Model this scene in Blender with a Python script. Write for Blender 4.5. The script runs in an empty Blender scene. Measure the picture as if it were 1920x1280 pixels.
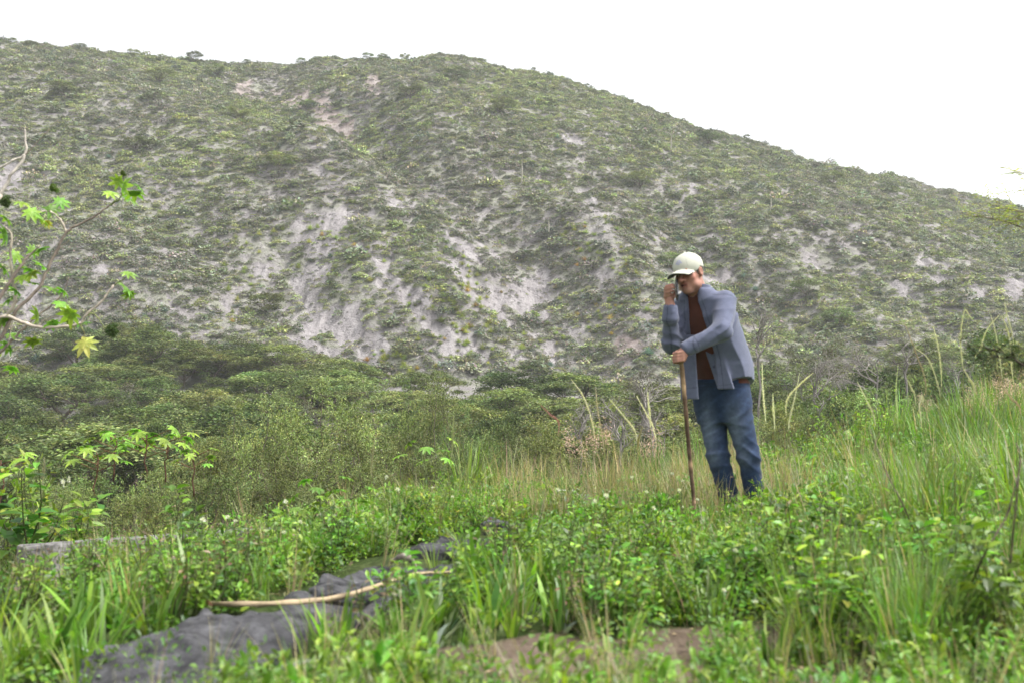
import bpy, math, random
import numpy as np
from mathutils import Vector, Matrix, Euler

R = math.radians
rng = np.random.default_rng(7)
random.seed(7)
scene = bpy.context.scene
col = scene.collection

# ------------------------------------------------------------------ camera, sky, sun, exposure
CAM = np.array([0.0, 0.0, 0.8])
FPX = 1920 * 35.0 / 36.0
PITCH = math.atan(120 / FPX)
cd = bpy.data.cameras.new('camera'); cam = bpy.data.objects.new('camera', cd); col.objects.link(cam)
cam.location = CAM; cam.rotation_euler = (R(90) + PITCH, 0, 0)
cd.lens = 35; cd.sensor_width = 36; cd.clip_start = 0.05; cd.clip_end = 3000
cd.dof.use_dof = True; cd.dof.focus_distance = 22; cd.dof.aperture_fstop = 3.2
scene.camera = cam

SUN_DIR = Vector((0.50, -0.12, 0.86)).normalized()
w = bpy.data.worlds.new('World'); scene.world = w; w.use_nodes = True
nt = w.node_tree; nt.nodes.clear()
sky = nt.nodes.new('ShaderNodeTexSky'); sky.sky_type = 'NISHITA'; sky.sun_disc = False
sky.sun_elevation = math.asin(SUN_DIR.z); sky.sun_rotation = math.atan2(SUN_DIR.x, SUN_DIR.y)
sky.air_density = 1.0; sky.dust_density = 4.0; sky.ozone_density = 1.0
hs = nt.nodes.new('ShaderNodeHueSaturation'); hs.inputs['Saturation'].default_value = 0.12
bg = nt.nodes.new('ShaderNodeBackground'); bg.inputs['Strength'].default_value = 0.15
wo = nt.nodes.new('ShaderNodeOutputWorld')
nt.links.new(sky.outputs[0], hs.inputs['Color']); nt.links.new(hs.outputs[0], bg.inputs['Color']); nt.links.new(bg.outputs[0], wo.inputs['Surface'])

sd = bpy.data.lights.new('sun', 'SUN'); sd.energy = 1.5; sd.angle = R(14); sd.color = (1.0, 0.96, 0.9)
so = bpy.data.objects.new('sun', sd); col.objects.link(so); so.location = (20, 10, 60)
so.rotation_euler = (-SUN_DIR).to_track_quat('-Z', 'Y').to_euler()
vs = scene.view_settings
vs.view_transform = 'Standard'; vs.look = 'None'; vs.gamma = 1.0; vs.use_curve_mapping = False
vs.exposure = 1.3
scene.cycles.use_denoising = True
scene.cycles.max_bounces = 6; scene.cycles.diffuse_bounces = 3; scene.cycles.transmission_bounces = 3
scene.cycles.volume_bounces = 1; scene.cycles.transparent_max_bounces = 6

# ------------------------------------------------------------------ measuring: pixel of the photograph at a depth -> place
def at(px, py, Y):
    a = (px - 960) / FPX; b = (640 - py) / FPX
    c, s = math.cos(PITCH), math.sin(PITCH)
    t = Y / (c - b * s)
    return np.array([a * t, Y, CAM[2] + t * (s + b * c)])

# ------------------------------------------------------------------ noise
def _hash(ix, iy, seed):
    h = (ix.astype(np.int64) * 374761393 + iy.astype(np.int64) * 668265263 + seed * 974634777) & 0xffffffff
    h = ((h ^ (h >> 13)) * 1274126177) & 0xffffffff
    return ((h ^ (h >> 16)) & 0xffff) / 65535.0
def vnoise(x, y, seed=0):
    x = np.asarray(x, float); y = np.asarray(y, float)
    ix = np.floor(x); iy = np.floor(y); fx = x - ix; fy = y - iy
    fx = fx * fx * (3 - 2 * fx); fy = fy * fy * (3 - 2 * fy)
    a = _hash(ix, iy, seed); b = _hash(ix + 1, iy, seed); c = _hash(ix, iy + 1, seed); d = _hash(ix + 1, iy + 1, seed)
    return (a + (b - a) * fx) * (1 - fy) + (c + (d - c) * fx) * fy
def fbm(x, y, seed=0, oct=4):
    s = 0; a = 1; t = 0
    for k in range(oct):
        s = s + a * vnoise(x * 2 ** k, y * 2 ** k, seed + k * 17); t += a; a *= 0.5
    return s / t
def sst(e0, e1, x):
    t = np.clip((x - e0) / (e1 - e0), 0, 1); return t * t * (3 - 2 * t)

# ------------------------------------------------------------------ terrain
CREST = [(-900, 40), (-400, 62), (0, 78), (60, 88), (150, 98), (250, 106), (330, 114), (430, 117), (520, 114), (620, 108), (700, 102), (770, 100),
         (815, 98), (860, 108), (950, 134), (1050, 154), (1130, 176), (1200, 203), (1300, 235), (1400, 258), (1500, 288), (1600, 309),
         (1700, 332), (1800, 354), (1870, 376), (1920, 390), (2300, 480), (2900, 560)]
_cs, _cY, _cZ = [], [], []
for px, py in CREST:
    Y = np.interp(px, [-900, 0, 500, 800, 1300, 1920, 2900], [178, 178, 196, 184, 176, 158, 150])
    p = at(px, py, Y); _cs.append(p[0] / Y); _cY.append(Y); _cZ.append(p[2])
YB, ZB = 92.0, 3.0
def hill_base(X, Y):
    s = X / np.maximum(Y, 1)
    Yc = np.interp(s, _cs, _cY); Zc = np.interp(s, _cs, _cZ)
    t = (Y - YB) / (Yc - YB)
    tt = np.clip(t, 0, 1)
    g = tt + 0.07 * np.sin(np.pi * tt)
    z = ZB + (Zc - ZB) * g
    z = np.where(t > 1, Zc - (Y - Yc) * 0.25 - 0.002 * (Y - Yc) ** 2, z)
    return z, t
def near_base(X, Y):
    z = -0.145 * np.maximum(0, -X - 0.6) * sst(3.2, 7.5, Y) - 0.03 * np.maximum(0, -X - 1.0)
    z = np.maximum(z, -2.5)
    bank = np.maximum(0, X - 2.0 - 0.02 * Y)
    z = z + 0.17 * bank * bank / (bank + 0.6) * sst(1.5, 7, Y)
    Yc = 8.6 + 0.75 * np.clip(X, 0, 18)
    e = np.maximum(0, Y - Yc)
    z = z - 0.42 * e * e / (e + 1.5)
    return z
def h0(X, Y):
    X = np.asarray(X, float); Y = np.asarray(Y, float)
    zn = near_base(X, Y)
    floor = np.interp(Y, [0, 14, 25, 45, 70, YB], [-3.0, -3.0, -4.2, -3.8, -1.2, ZB])
    k = 1.2
    hh = np.clip(0.5 + 0.5 * (zn - floor) / k, 0, 1)          # smooth maximum
    z = floor * (1 - hh) + zn * hh + k * hh * (1 - hh)
    zh, t = hill_base(X, Y)
    return np.where(Y > YB, zh, np.where(Y > 60, floor, z))
def hit0(px, py):
    Ys = np.concatenate([np.linspace(1.5, 60, 1200), np.linspace(60.2, 260, 1700)])
    d = at(px, py, 1.0); X = d[0] * Ys; Z = CAM[2] + (d[2] - CAM[2]) * Ys
    m = np.nonzero(h0(X, Ys) >= Z)[0]
    i = m[0] if len(m) else len(Ys) - 1
    return X[i], Ys[i]
def seg_dist(X, Y, poly):
    best = np.full(np.shape(X), 1e9)
    for (ax, ay), (bx, by) in zip(poly[:-1], poly[1:]):
        dx, dy = bx - ax, by - ay; L = dx * dx + dy * dy + 1e-9
        t = np.clip(((X - ax) * dx + (Y - ay) * dy) / L, 0, 1)
        best = np.minimum(best, np.hypot(X - ax - t * dx, Y - ay - t * dy))
    return best
GUL = [([(655, 195), (720, 260), (800, 325), (880, 385), (935, 440), (985, 500), (1000, 560), (1020, 620), (1045, 680)], -4.8, 5.9),
       ([(1270, 385), (1330, 455), (1400, 510), (1480, 570)], -2.7, 5.3),
       ([(300, 380), (400, 470), (480, 560)], -1.8, 4.6),
       ([(540, 470), (590, 560), (700, 690)], -1.8, 3.3),
       ([(840, 450), (900, 520), (960, 590)], -1.3, 2.3),
       ([(1560, 480), (1650, 540), (1750, 590)], -2.1, 4.6),
       ([(480, 150), (540, 185), (600, 200)], -3.0, 7.9),
       ([(1010, 420), (1080, 500), (1120, 600)], -1.5, 4.0),
       ([(600, 290), (760, 335), (850, 385), (900, 430)], 2.4, 5.9),
       ([(840, 550), (960, 600), (1050, 680)], 1.8, 3.3),
       ([(60, 140), (330, 225), (520, 290)], 2.4, 9.2),
       ([(1100, 420), (1200, 520), (1250, 600)], 1.5, 5.3)]
GULW = [([hit0(*p) for p in poly], d, wd) for poly, d, wd in GUL]
ROCK = [(650, 585, 95, 36, 25), (705, 640, 50, 22, 20), (570, 515, 45, 13, 62), (560, 490, 22, 13, 0), (838, 480, 32, 20, -20), (885, 450, 46, 11, 28),
        (918, 528, 30, 17, 20), (988, 480, 30, 20, -35), (1020, 520, 17, 22, -20), (1032, 602, 13, 26, 0), (925, 425, 32, 13, 10), (690, 480, 60, 7, 42),
        (738, 482, 22, 6, 45), (620, 418, 36, 14, 0), (655, 410, 28, 7, 45), (602, 342, 12, 8, 0), (1110, 370, 15, 11, -30), (1090, 340, 18, 6, 0), (1072, 260, 24, 6, 18),
        (1140, 410, 26, 9, 0), (985, 695, 45, 18, 25), (900, 655, 30, 8, 20), (1335, 462, 32, 9, 0), (1300, 348, 9, 9, 0), (1830, 548, 17, 20, 60), (1735, 492, 30, 12, 10),
        (1685, 525, 40, 10, 30), (1780, 530, 34, 8, 10), (200, 520, 30, 7, 0), (165, 688, 62, 6, 0), (20, 310, 22, 26, -40), (760, 560, 44, 12, 30), (800, 600, 34, 12, 40),
        (610, 630, 42, 14, 5), (1000, 560, 12, 22, 20), (500, 480, 22, 7, 0), (60, 570, 14, 40, 10), (455, 457, 14, 6, 0), (970, 640, 12, 8, 0), (1520, 470, 26, 6, 10),
        (1620, 430, 26, 5, 0), (1900, 530, 20, 18, 50), (860, 640, 18, 30, 40), (1210, 690, 14, 8, 0), (340, 590, 40, 8, 40), (430, 560, 26, 7, 45)]
REDS = [(560, 165, 55, 14, 0), (610, 178, 48, 13, 10), (468, 152, 34, 13, 0), (440, 175, 30, 8, -20), (700, 150, 20, 10, 0), (60, 120, 40, 10, 10), (1190, 640, 40, 26, 30), (520, 150, 20, 8, 0)]
def _ellw(lst):
    out = []
    for cx, cy, rx, ry, ang in lst:
        c, s = math.cos(R(ang)), math.sin(R(ang))
        X0, Y0 = hit0(cx, cy); X1, Y1 = hit0(cx + rx * c, cy + rx * s); X2, Y2 = hit0(cx - ry * s, cy + ry * c)
        M = np.array([[X1 - X0, X2 - X0], [Y1 - Y0, Y2 - Y0]])
        if abs(np.linalg.det(M)) < 0.3: M = np.array([[max(rx, 4) * Y0 / FPX, 0], [0, max(ry, 4) * Y0 / FPX * 2]])
        out.append((X0, Y0, np.linalg.inv(M)))
    return out
ROCKW, REDW = _ellw(ROCK), _ellw(REDS)
def patch(X, Y, lst):
    m = np.zeros(np.shape(X))
    wob = (fbm(X / 2.6, Y / 4.2, 91, 5) - 0.5) * 2.3
    for x0, y0, M in lst:
        u = M[0, 0] * (X - x0) + M[0, 1] * (Y - y0); v = M[1, 0] * (X - x0) + M[1, 1] * (Y - y0)
        m = np.maximum(m, sst(1.25, 0.75, np.sqrt(u * u + v * v) + wob))
    return m
def h(X, Y):
    X = np.asarray(X, float); Y = np.asarray(Y, float)
    z = h0(X, Y)
    up = sst(70, 110, Y)
    for poly, d, wd in GULW:
        r = seg_dist(X, Y, poly) / wd
        z = z + d * np.exp(-r * r) * up
    z = z + up * ((fbm(X / 22, Y / 26, 3, 4) - 0.5) * 3.6 + (fbm(X / 4, Y / 5, 5, 3) - 0.5) * 1.2)
    near = 1 - sst(15, 40, Y)
    z = z + near * ((fbm(X / 1.3, Y / 1.3, 8, 3) - 0.5) * 0.12) + (1 - near) * (1 - up) * (fbm(X / 7, Y / 7, 9, 3) - 0.5) * 1.5
    return z
def h1(x, y): return float(h(np.array([x]), np.array([y]))[0])

# ------------------------------------------------------------------ mesh helpers
class MB:
    def __init__(s): s.v = []; s.f = []; s.c = []; s.n = 0
    def add(s, V, F, C):
        V = np.asarray(V, np.float32).reshape(-1, 3)
        C = np.asarray(C, np.float32)
        if C.ndim == 1: C = np.tile(C, (len(V), 1))
        s.v.append(V); s.c.append(C[:, :3])
        for q in (F if isinstance(F, list) else [F]):
            s.f.append(np.asarray(q, np.int64) + s.n)
        s.n += len(V)
    def mesh(s, name, mat, smooth=False):
        me = bpy.data.meshes.new(name)
        V = np.concatenate(s.v); C = np.concatenate(s.c)
        loops = np.concatenate([f.ravel() for f in s.f]); sizes = np.concatenate([np.full(len(f), f.shape[1]) for f in s.f])
        me.vertices.add(len(V)); me.vertices.foreach_set('co', V.ravel())
        me.loops.add(len(loops)); me.loops.foreach_set('vertex_index', loops.astype(np.int32))
        me.polygons.add(len(sizes))
        st = np.concatenate([[0], np.cumsum(sizes)[:-1]])
        me.polygons.foreach_set('loop_start', st.astype(np.int32))
        me.polygons.foreach_set('use_smooth', np.full(len(sizes), smooth))
        a = me.color_attributes.new('Col', 'FLOAT_COLOR', 'POINT')
        a.data.foreach_set('color', np.concatenate([C, np.ones((len(C), 1), np.float32)], 1).ravel().astype(np.float32))
        me.materials.append(mat); me.update(calc_edges=True); me.validate()
        return me
    def build(s, name, mat, parent=None, smooth=False, link=True):
        return mkobj(name, s.mesh(name, mat, smooth), parent, link)
def mkobj(name, data, parent=None, link=True):
    o = bpy.data.objects.new(name, data)
    if link: col.objects.link(o)
    if parent: o.parent = parent
    return o
def tag(o, label=None, cat=None, group=None, kind=None):
    if label: o['label'] = label
    if cat: o['category'] = cat
    if group: o['group'] = group
    if kind: o['kind'] = kind
    return o
def thing(name, loc, label, cat, group=None, rz=0, scale=None):
    o = mkobj(name, None); o.location = loc; o.rotation_euler = (0, 0, rz); o.empty_display_size = 0.1
    if scale is not None: o.scale = scale
    return tag(o, label, cat, group)
def copy_thing(src, loc, rz, scale, label, group=None, tilt=(0, 0)):
    o = src.copy(); col.objects.link(o); o.location = loc; o.rotation_euler = (tilt[0], tilt[1], rz); o.scale = scale
    o['label'] = label
    if group: o['group'] = group
    for ch in PARTS[src.name]:
        c = ch.copy(); col.objects.link(c); c.parent = o
        for g in PARTS.get(ch.name, []):
            d = g.copy(); col.objects.link(d); d.parent = c
    return o
PARTS = {}
def unit(v):
    v = np.asarray(v, float); return v / (np.linalg.norm(v, axis=-1, keepdims=True) + 1e-9)
def tube(mb, pts, rad, colr, k=6, jit=0):
    pts = np.asarray(pts, float); n = len(pts); rad = np.broadcast_to(rad, (n,))
    T = unit(np.gradient(pts, axis=0)); ref = np.array([0.31, 0.17, 0.93]) if abs(T[0][2]) < 0.9 else np.array([1.0, 0.1, 0])
    A = unit(np.cross(T, ref)); B = np.cross(T, A)
    an = np.arange(k) * 2 * np.pi / k
    V = pts[:, None, :] + rad[:, None, None] * (np.cos(an)[None, :, None] * A[:, None] + np.sin(an)[None, :, None] * B[:, None])
    if jit: V = V + rng.normal(0, jit, V.shape)
    i = np.arange(n - 1)[:, None] * k; j = np.arange(k)[None]; j2 = (j + 1) % k
    F = np.stack([i + j, i + j2, i + k + j2, i + k + j], -1).reshape(-1, 4)
    caps = np.stack([np.arange(k)[::-1], (n - 1) * k + np.arange(k)])
    C = np.asarray(colr, float)
    if C.ndim == 2: C = np.repeat(C, k, 0)
    mb.add(V.reshape(-1, 3), [F, caps], C)
def wig(a, b, n, amp):
    t = np.linspace(0, 1, n)[:, None]; p = np.asarray(a) * (1 - t) + np.asarray(b) * t
    o = rng.normal(0, amp, (n, 3)); o[0] = 0; o[-1] = 0
    return p + o
def spline(P, n):
    P = np.asarray(P, float); m = len(P); Q = np.vstack([2 * P[0] - P[1], P, 2 * P[-1] - P[-2]])
    out = []
    for t in np.linspace(0, m - 1, n):
        i = min(int(t), m - 2); u = t - i; a, b, c, d = Q[i:i + 4]
        out.append(0.5 * (2 * b + (c - a) * u + (2 * a - 5 * b + 4 * c - d) * u * u + (3 * b - a - 3 * c + d) * u ** 3))
    return np.array(out)
def rhombs(mb, P, D, N, L, W, C):
    """small leaf-like four-sided faces"""
    P = np.asarray(P, float); n = len(P); D = unit(D); S = unit(np.cross(D, N)); L = np.broadcast_to(L, (n,))[:, None]; W = np.broadcast_to(W, (n,))[:, None]
    V = np.stack([P, P + D * L * .45 + S * W * .5, P + D * L, P + D * L * .45 - S * W * .5], 1)
    C = np.repeat(np.broadcast_to(np.asarray(C, float), (n, 3)), 4, 0)
    mb.add(V.reshape(-1, 3), np.arange(4 * n).reshape(-1, 4), C)
def leaves(mb, P, D, N, L, W, C, droop=0.25, fold=0.25):
    """leaves with a folded midrib and a drooping tip"""
    P = np.asarray(P, float); n = len(P); D = unit(D); S = unit(np.cross(D, N)); U = np.cross(S, D)
    L = np.broadcast_to(L, (n,))[:, None]; W = np.broadcast_to(W, (n,))[:, None]; droop = np.broadcast_to(droop, (n,))[:, None]
    def q(t, s, f): return P + D * L * t + S * W * s - U * (L * droop * t * t) + U * (W * f)
    V = np.stack([q(0, 0, 0), q(.3, .46, fold), q(.68, .36, fold * .8), q(1, 0, 0), q(.68, -.36, fold * .8), q(.3, -.46, fold), q(.3, 0, 0), q(.68, 0, 0)], 1)
    b = np.arange(n)[:, None] * 8
    tri = np.concatenate([b + [0, 1, 6], b + [2, 3, 7], b + [0, 6, 5], b + [7, 3, 4]])
    quad = np.concatenate([b + [1, 2, 7, 6], b + [5, 6, 7, 4]])
    C = np.broadcast_to(np.asarray(C, float), (n, 3))
    mb.add(V.reshape(-1, 3), [tri, quad], np.repeat(C, 8, 0))
def blades(mb, P, az, H, lean, W, C, seg=4, tipc=None):
    """arching grass blades: P base, az heading, H length, lean 0..1.5 how far over"""
    P = np.asarray(P, float); n = len(P); az = np.broadcast_to(az, (n,)); H = np.broadcast_to(H, (n,)); lean = np.broadcast_to(lean, (n,)); W = np.broadcast_to(W, (n,))
    hd = np.stack([np.cos(az), np.sin(az), 0 * az], 1); sd_ = np.stack([-np.sin(az), np.cos(az), 0 * az], 1)
    pos = P.copy(); rows = []
    th0 = lean * 0.25
    for i in range(seg + 1):
        t = i / seg
        wd = W * (1 - t ** 2.2) * (0.55 + 0.45 * min(1, t * 4)) + 0.0004
        rows.append(pos + sd_ * wd[:, None] * .5); rows.append(pos - sd_ * wd[:, None] * .5)
        th = th0 + lean * (t + .1)
        pos = pos + (hd * np.sin(th)[:, None] + np.array([0, 0, 1.0]) * np.cos(th)[:, None]) * (H / seg)[:, None]
    V = np.stack(rows, 1); k = 2 * (seg + 1); b = np.arange(n)[:, None] * k
    F = np.concatenate([b + [2 * i, 2 * i + 1, 2 * i + 3, 2 * i + 2] for i in range(seg)])
    C = np.broadcast_to(np.asarray(C, float), (n, 3))
    Cv = np.repeat(C[:, None], k, 1).copy()
    if tipc is not None:
        t = (np.arange(k) // 2 / seg)[None, :, None] ** 2; Cv = Cv * (1 - t) + np.asarray(tipc) * t
    mb.add(V.reshape(-1, 3), F, Cv.reshape(-1, 3))
def rcol(n, c, var=0.25, hue=0.12):
    c = np.asarray(c, float); k = np.exp(rng.normal(0, var, (n, 1))); return np.clip(c * k * np.exp(rng.normal(0, hue, (n, 3))), 0.004, 0.95)
def mixc(n, cols, wts, var=0.2, hue=0.08):
    cols = np.asarray(cols, float); i = rng.choice(len(cols), n, p=np.asarray(wts) / np.sum(wts))
    return np.clip(cols[i] * np.exp(rng.normal(0, var, (n, 1))) * np.exp(rng.normal(0, hue, (n, 3))), 0.004, 0.95)
def rdir(n, up=0.0):
    d = rng.normal(0, 1, (n, 3)); d[:, 2] += up; return unit(d)

# ------------------------------------------------------------------ materials
def newmat(name):
    m = bpy.data.materials.new(name); m.use_nodes = True; t = m.node_tree; t.nodes.clear()
    o = t.nodes.new('ShaderNodeOutputMaterial'); return m, t, o
def N(t, k, **kw):
    n = t.nodes.new(k)
    for a, v in kw.items(): setattr(n, a, v)
    return n
def mat_leaf(name, trans=0.3, rough=0.5, spec=0.4, var=0.3):
    m, t, o = newmat(name)
    a = N(t, 'ShaderNodeAttribute', attribute_name='Col'); oi = N(t, 'ShaderNodeObjectInfo')
    mr = N(t, 'ShaderNodeMapRange'); mr.inputs['To Min'].default_value = 1 - var; mr.inputs['To Max'].default_value = 1 + var
    mh = N(t, 'ShaderNodeMapRange'); mh.inputs['To Min'].default_value = 0.5 + var * .07; mh.inputs['To Max'].default_value = 0.5 - var * .07
    ml = N(t, 'ShaderNodeMath', operation='MULTIPLY'); ml.inputs[1].default_value = 7.31
    fr = N(t, 'ShaderNodeMath', operation='FRACT')
    hs_ = N(t, 'ShaderNodeHueSaturation')
    p = N(t, 'ShaderNodeBsdfPrincipled'); p.inputs['Roughness'].default_value = rough; p.inputs['Specular IOR Level'].default_value = spec
    tr = N(t, 'ShaderNodeBsdfTranslucent'); mx = N(t, 'ShaderNodeMixShader'); mx.inputs[0].default_value = trans
    gm = N(t, 'ShaderNodeMix', data_type='RGBA', blend_type='MULTIPLY'); gm.inputs[0].default_value = 1; gm.inputs[7].default_value = (1.15, 1.25, 0.6, 1)
    L = t.links.new
    L(oi.outputs['Random'], mr.inputs['Value']); L(oi.outputs['Random'], ml.inputs[0]); L(ml.outputs[0], fr.inputs[0]); L(fr.outputs[0], mh.inputs['Value'])
    L(a.outputs['Color'], hs_.inputs['Color']); L(mr.outputs[0], hs_.inputs['Value']); L(mh.outputs[0], hs_.inputs['Hue'])
    L(hs_.outputs[0], p.inputs['Base Color']); L(hs_.outputs[0], gm.inputs[6]); L(gm.outputs[2], tr.inputs['Color'])
    L(p.outputs[0], mx.inputs[1]); L(tr.outputs[0], mx.inputs[2]); L(mx.outputs[0], o.inputs['Surface'])
    return m
def mat_col(name, rough=0.85, spec=0.2, nscale=0, namt=0.0, bump=0.0, bscale=40, sheen=0):
    """colour from the mesh, broken up by noise, with fine relief"""
    m, t, o = newmat(name); L = t.links.new
    a = N(t, 'ShaderNodeAttribute', attribute_name='Col'); p = N(t, 'ShaderNodeBsdfPrincipled')
    p.inputs['Roughness'].default_value = rough; p.inputs['Specular IOR Level'].default_value = spec
    if sheen: p.inputs['Sheen Weight'].default_value = sheen
    tc = N(t, 'ShaderNodeTexCoord'); src = a.outputs['Color']
    if nscale:
        nz = N(t, 'ShaderNodeTexNoise'); nz.inputs['Scale'].default_value = nscale; nz.inputs['Detail'].default_value = 6
        L(tc.outputs['Object'], nz.inputs['Vector'])
        mr = N(t, 'ShaderNodeMapRange'); mr.inputs['From Min'].default_value = .25; mr.inputs['From Max'].default_value = .75
        mr.inputs['To Min'].default_value = 1 - namt; mr.inputs['To Max'].default_value = 1 + namt
        mm = N(t, 'ShaderNodeMix', data_type='RGBA', blend_type='MULTIPLY'); mm.inputs[0].default_value = 1
        L(nz.outputs['Fac'], mr.inputs['Value']); L(src, mm.inputs[6]); L(mr.outputs[0], mm.inputs[7]); src = mm.outputs[2]
    L(src, p.inputs['Base Color'])
    if bump:
        nb = N(t, 'ShaderNodeTexNoise'); nb.inputs['Scale'].default_value = bscale; nb.inputs['Detail'].default_value = 5
        b = N(t, 'ShaderNodeBump'); b.inputs['Strength'].default_value = bump; b.inputs['Distance'].default_value = 0.5 / bscale
        L(tc.outputs['Object'], nb.inputs['Vector']); L(nb.outputs['Fac'], b.inputs['Height']); L(b.outputs[0], p.inputs['Normal'])
    L(p.outputs[0], o.inputs['Surface'])
    return m
M = {}
M['leaf'] = mat_leaf('fresh_leaf', 0.38, 0.42, 0.5, 0.34)
M['grass'] = mat_leaf('grass_blade', 0.4, 0.45, 0.5, 0.22)
M['scrub'] = mat_leaf('scrub_leaf', 0.12, 0.7, 0.15, 0.35)
M['acacia'] = mat_leaf('acacia_leaf', 0.22, 0.65, 0.2, 0.36)
M['bark'] = mat_col('bark', 0.9, 0.1, 14, 0.35, 0.6, 30)
M['dry'] = mat_col('dry_stem', 0.8, 0.2, 20, 0.3, 0.4, 60)
M['stone'] = mat_col('weathered_concrete', 0.9, 0.15, 16, 0.7, 1.0, 38)
M['flower'] = mat_leaf('petal', 0.35, 0.6, 0.2, 0.1)
HAZE = 0.0006

# ------------------------------------------------------------------ ground and hillside
def grid_mesh(name, X, Y, Z, mat, attrs, flip=False):
    ny, nx = X.shape
    me = bpy.data.meshes.new(name)
    V = np.stack([X, Y, Z], -1).reshape(-1, 3).astype(np.float32)
    i = (np.arange(ny - 1)[:, None] * nx + np.arange(nx - 1)[None]).ravel()
    F = np.stack([i, i + 1, i + nx + 1, i + nx], 1).astype(np.int32)
    me.vertices.add(len(V)); me.vertices.foreach_set('co', V.ravel())
    me.loops.add(F.size); me.loops.foreach_set('vertex_index', F.ravel())
    me.polygons.add(len(F)); me.polygons.foreach_set('loop_start', np.arange(len(F), dtype=np.int32) * 4)
    me.polygons.foreach_set('use_smooth', np.ones(len(F), bool))
    for k, a in attrs.items():
        at_ = me.attributes.new(k, 'FLOAT', 'POINT'); at_.data.foreach_set('value', a.ravel().astype(np.float32))
    me.materials.append(mat); me.update(calc_edges=True)
    return mkobj(name, me)
def ramp2(t, fac, c0, c1, lo=.4, hi=.6):
    mr = N(t, 'ShaderNodeMapRange', interpolation_type='SMOOTHSTEP'); mr.inputs['From Min'].default_value = lo; mr.inputs['From Max'].default_value = hi
    t.links.new(fac, mr.inputs['Value'])
    mx = N(t, 'ShaderNodeMix', data_type='RGBA'); t.links.new(mr.outputs[0], mx.inputs[0])
    for sock, c in ((mx.inputs[6], c0), (mx.inputs[7], c1)):
        if isinstance(c, tuple): sock.default_value = (*c, 1)
        else: t.links.new(c, sock)
    return mx.outputs[2]
def noise(t, tc, scale, det=6, rough=.6, vec=None):
    n = N(t, 'ShaderNodeTexNoise'); n.inputs['Scale'].default_value = scale; n.inputs['Detail'].default_value = det; n.inputs['Roughness'].default_value = rough
    t.links.new(vec if vec else tc.outputs['Object'], n.inputs['Vector']); return n.outputs['Fac']
def mat_hill():
    m, t, o = newmat('hillside_soil'); L = t.links.new; tc = N(t, 'ShaderNodeTexCoord')
    rk = N(t, 'ShaderNodeAttribute', attribute_name='rock').outputs['Fac']; rd = N(t, 'ShaderNodeAttribute', attribute_name='red').outputs['Fac']
    base = ramp2(t, noise(t, tc, .35, 8, .7), (.235, .217, .215), (.24, .245, .19), .42, .58)
    base = ramp2(t, noise(t, tc, 1.3, 6, .7), base, (.32, .298, .295), .52, .66)
    base = ramp2(t, noise(t, tc, 2.3, 6, .7), base, (.085, .078, .072), .55, .68)
    mp = N(t, 'ShaderNodeMapping'); mp.inputs['Scale'].default_value = (1.2, .35, .35); L(tc.outputs['Object'], mp.inputs['Vector'])
    rock = ramp2(t, noise(t, tc, .9, 8, .65, mp.outputs[0]), (.22, .202, .205), (.37, .347, .345), .3, .7)
    rock = ramp2(t, noise(t, tc, 1.9, 8, .7), rock, (.11, .10, .10), .56, .64)
    red = ramp2(t, noise(t, tc, .8, 8, .7), (.25, .20, .185), (.36, .315, .295), .35, .65)
    c = ramp2(t, rk, base, rock, .25, .75); c = ramp2(t, rd, c, red, .25, .8)
    p = N(t, 'ShaderNodeBsdfPrincipled'); p.inputs['Roughness'].default_value = .95; p.inputs['Specular IOR Level'].default_value = .1
    b = N(t, 'ShaderNodeBump'); b.inputs['Strength'].default_value = 1.0; b.inputs['Distance'].default_value = .6
    L(noise(t, tc, 1.1, 10, .68), b.inputs['Height']); L(b.outputs[0], p.inputs['Normal'])
    L(c, p.inputs['Base Color']); L(p.outputs[0], o.inputs['Surface']); return m
def mat_ground():
    m, t, o = newmat('soil'); L = t.links.new; tc = N(t, 'ShaderNodeTexCoord')
    c = ramp2(t, noise(t, tc, 3, 8, .65), (.12, .088, .065), (.20, .155, .12), .35, .65)
    c = ramp2(t, noise(t, tc, 28, 6, .7), c, (.07, .05, .038), .52, .68)
    c = ramp2(t, noise(t, tc, 45, 3, .7), c, (.32, .28, .22), .64, .7)
    g = N(t, 'ShaderNodeAttribute', attribute_name='moss').outputs['Fac']
    c = ramp2(t, g, c, ramp2(t, noise(t, tc, 18, 5, .7), (.03, .05, .012), (.07, .10, .03), .4, .6), .3, .8)
    p = N(t, 'ShaderNodeBsdfPrincipled'); p.inputs['Roughness'].default_value = .95; p.inputs['Specular IOR Level'].default_value = .1
    b = N(t, 'ShaderNodeBump'); b.inputs['Strength'].default_value = .9; b.inputs['Distance'].default_value = .03
    L(noise(t, tc, 30, 8, .7), b.inputs['Height']); L(b.outputs[0], p.inputs['Normal'])
    L(c, p.inputs['Base Color']); L(p.outputs[0], o.inputs['Surface']); return m
def spaced(lo, hi, n, c, k):
    u = np.linspace(-1, 1, n); v = np.sinh(k * u) / np.sinh(k)
    return np.where(v < 0, c + v * (c - lo), c + v * (hi - c))
gx = spaced(-32, 32, 300, 0.0, 3.0); gy = spaced(-8, 31, 280, 5.0, 2.2)
GX, GY = np.meshgrid(gx, gy); GZ = h(GX, GY)
BARE = [(0.28, 3.2, .55, .42), (0.66, 3.5, .36, .28), (-2.15, 5.2, .5, .45), (2.28, 7.1, .35, .25), (-2.3, 6.9, .75, .3), (-3.0, 6.2, .4, .3)]
def bare(X, Y):
    m = np.zeros(np.shape(X)); wob = (fbm(X * 4.5, Y * 4.5, 44, 4) - .5) * 2.2
    for x, y, a, b in BARE: m = np.maximum(m, sst(1.2, .7, np.hypot((X - x) / a, (Y - y) / b) + wob))
    return m
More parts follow.
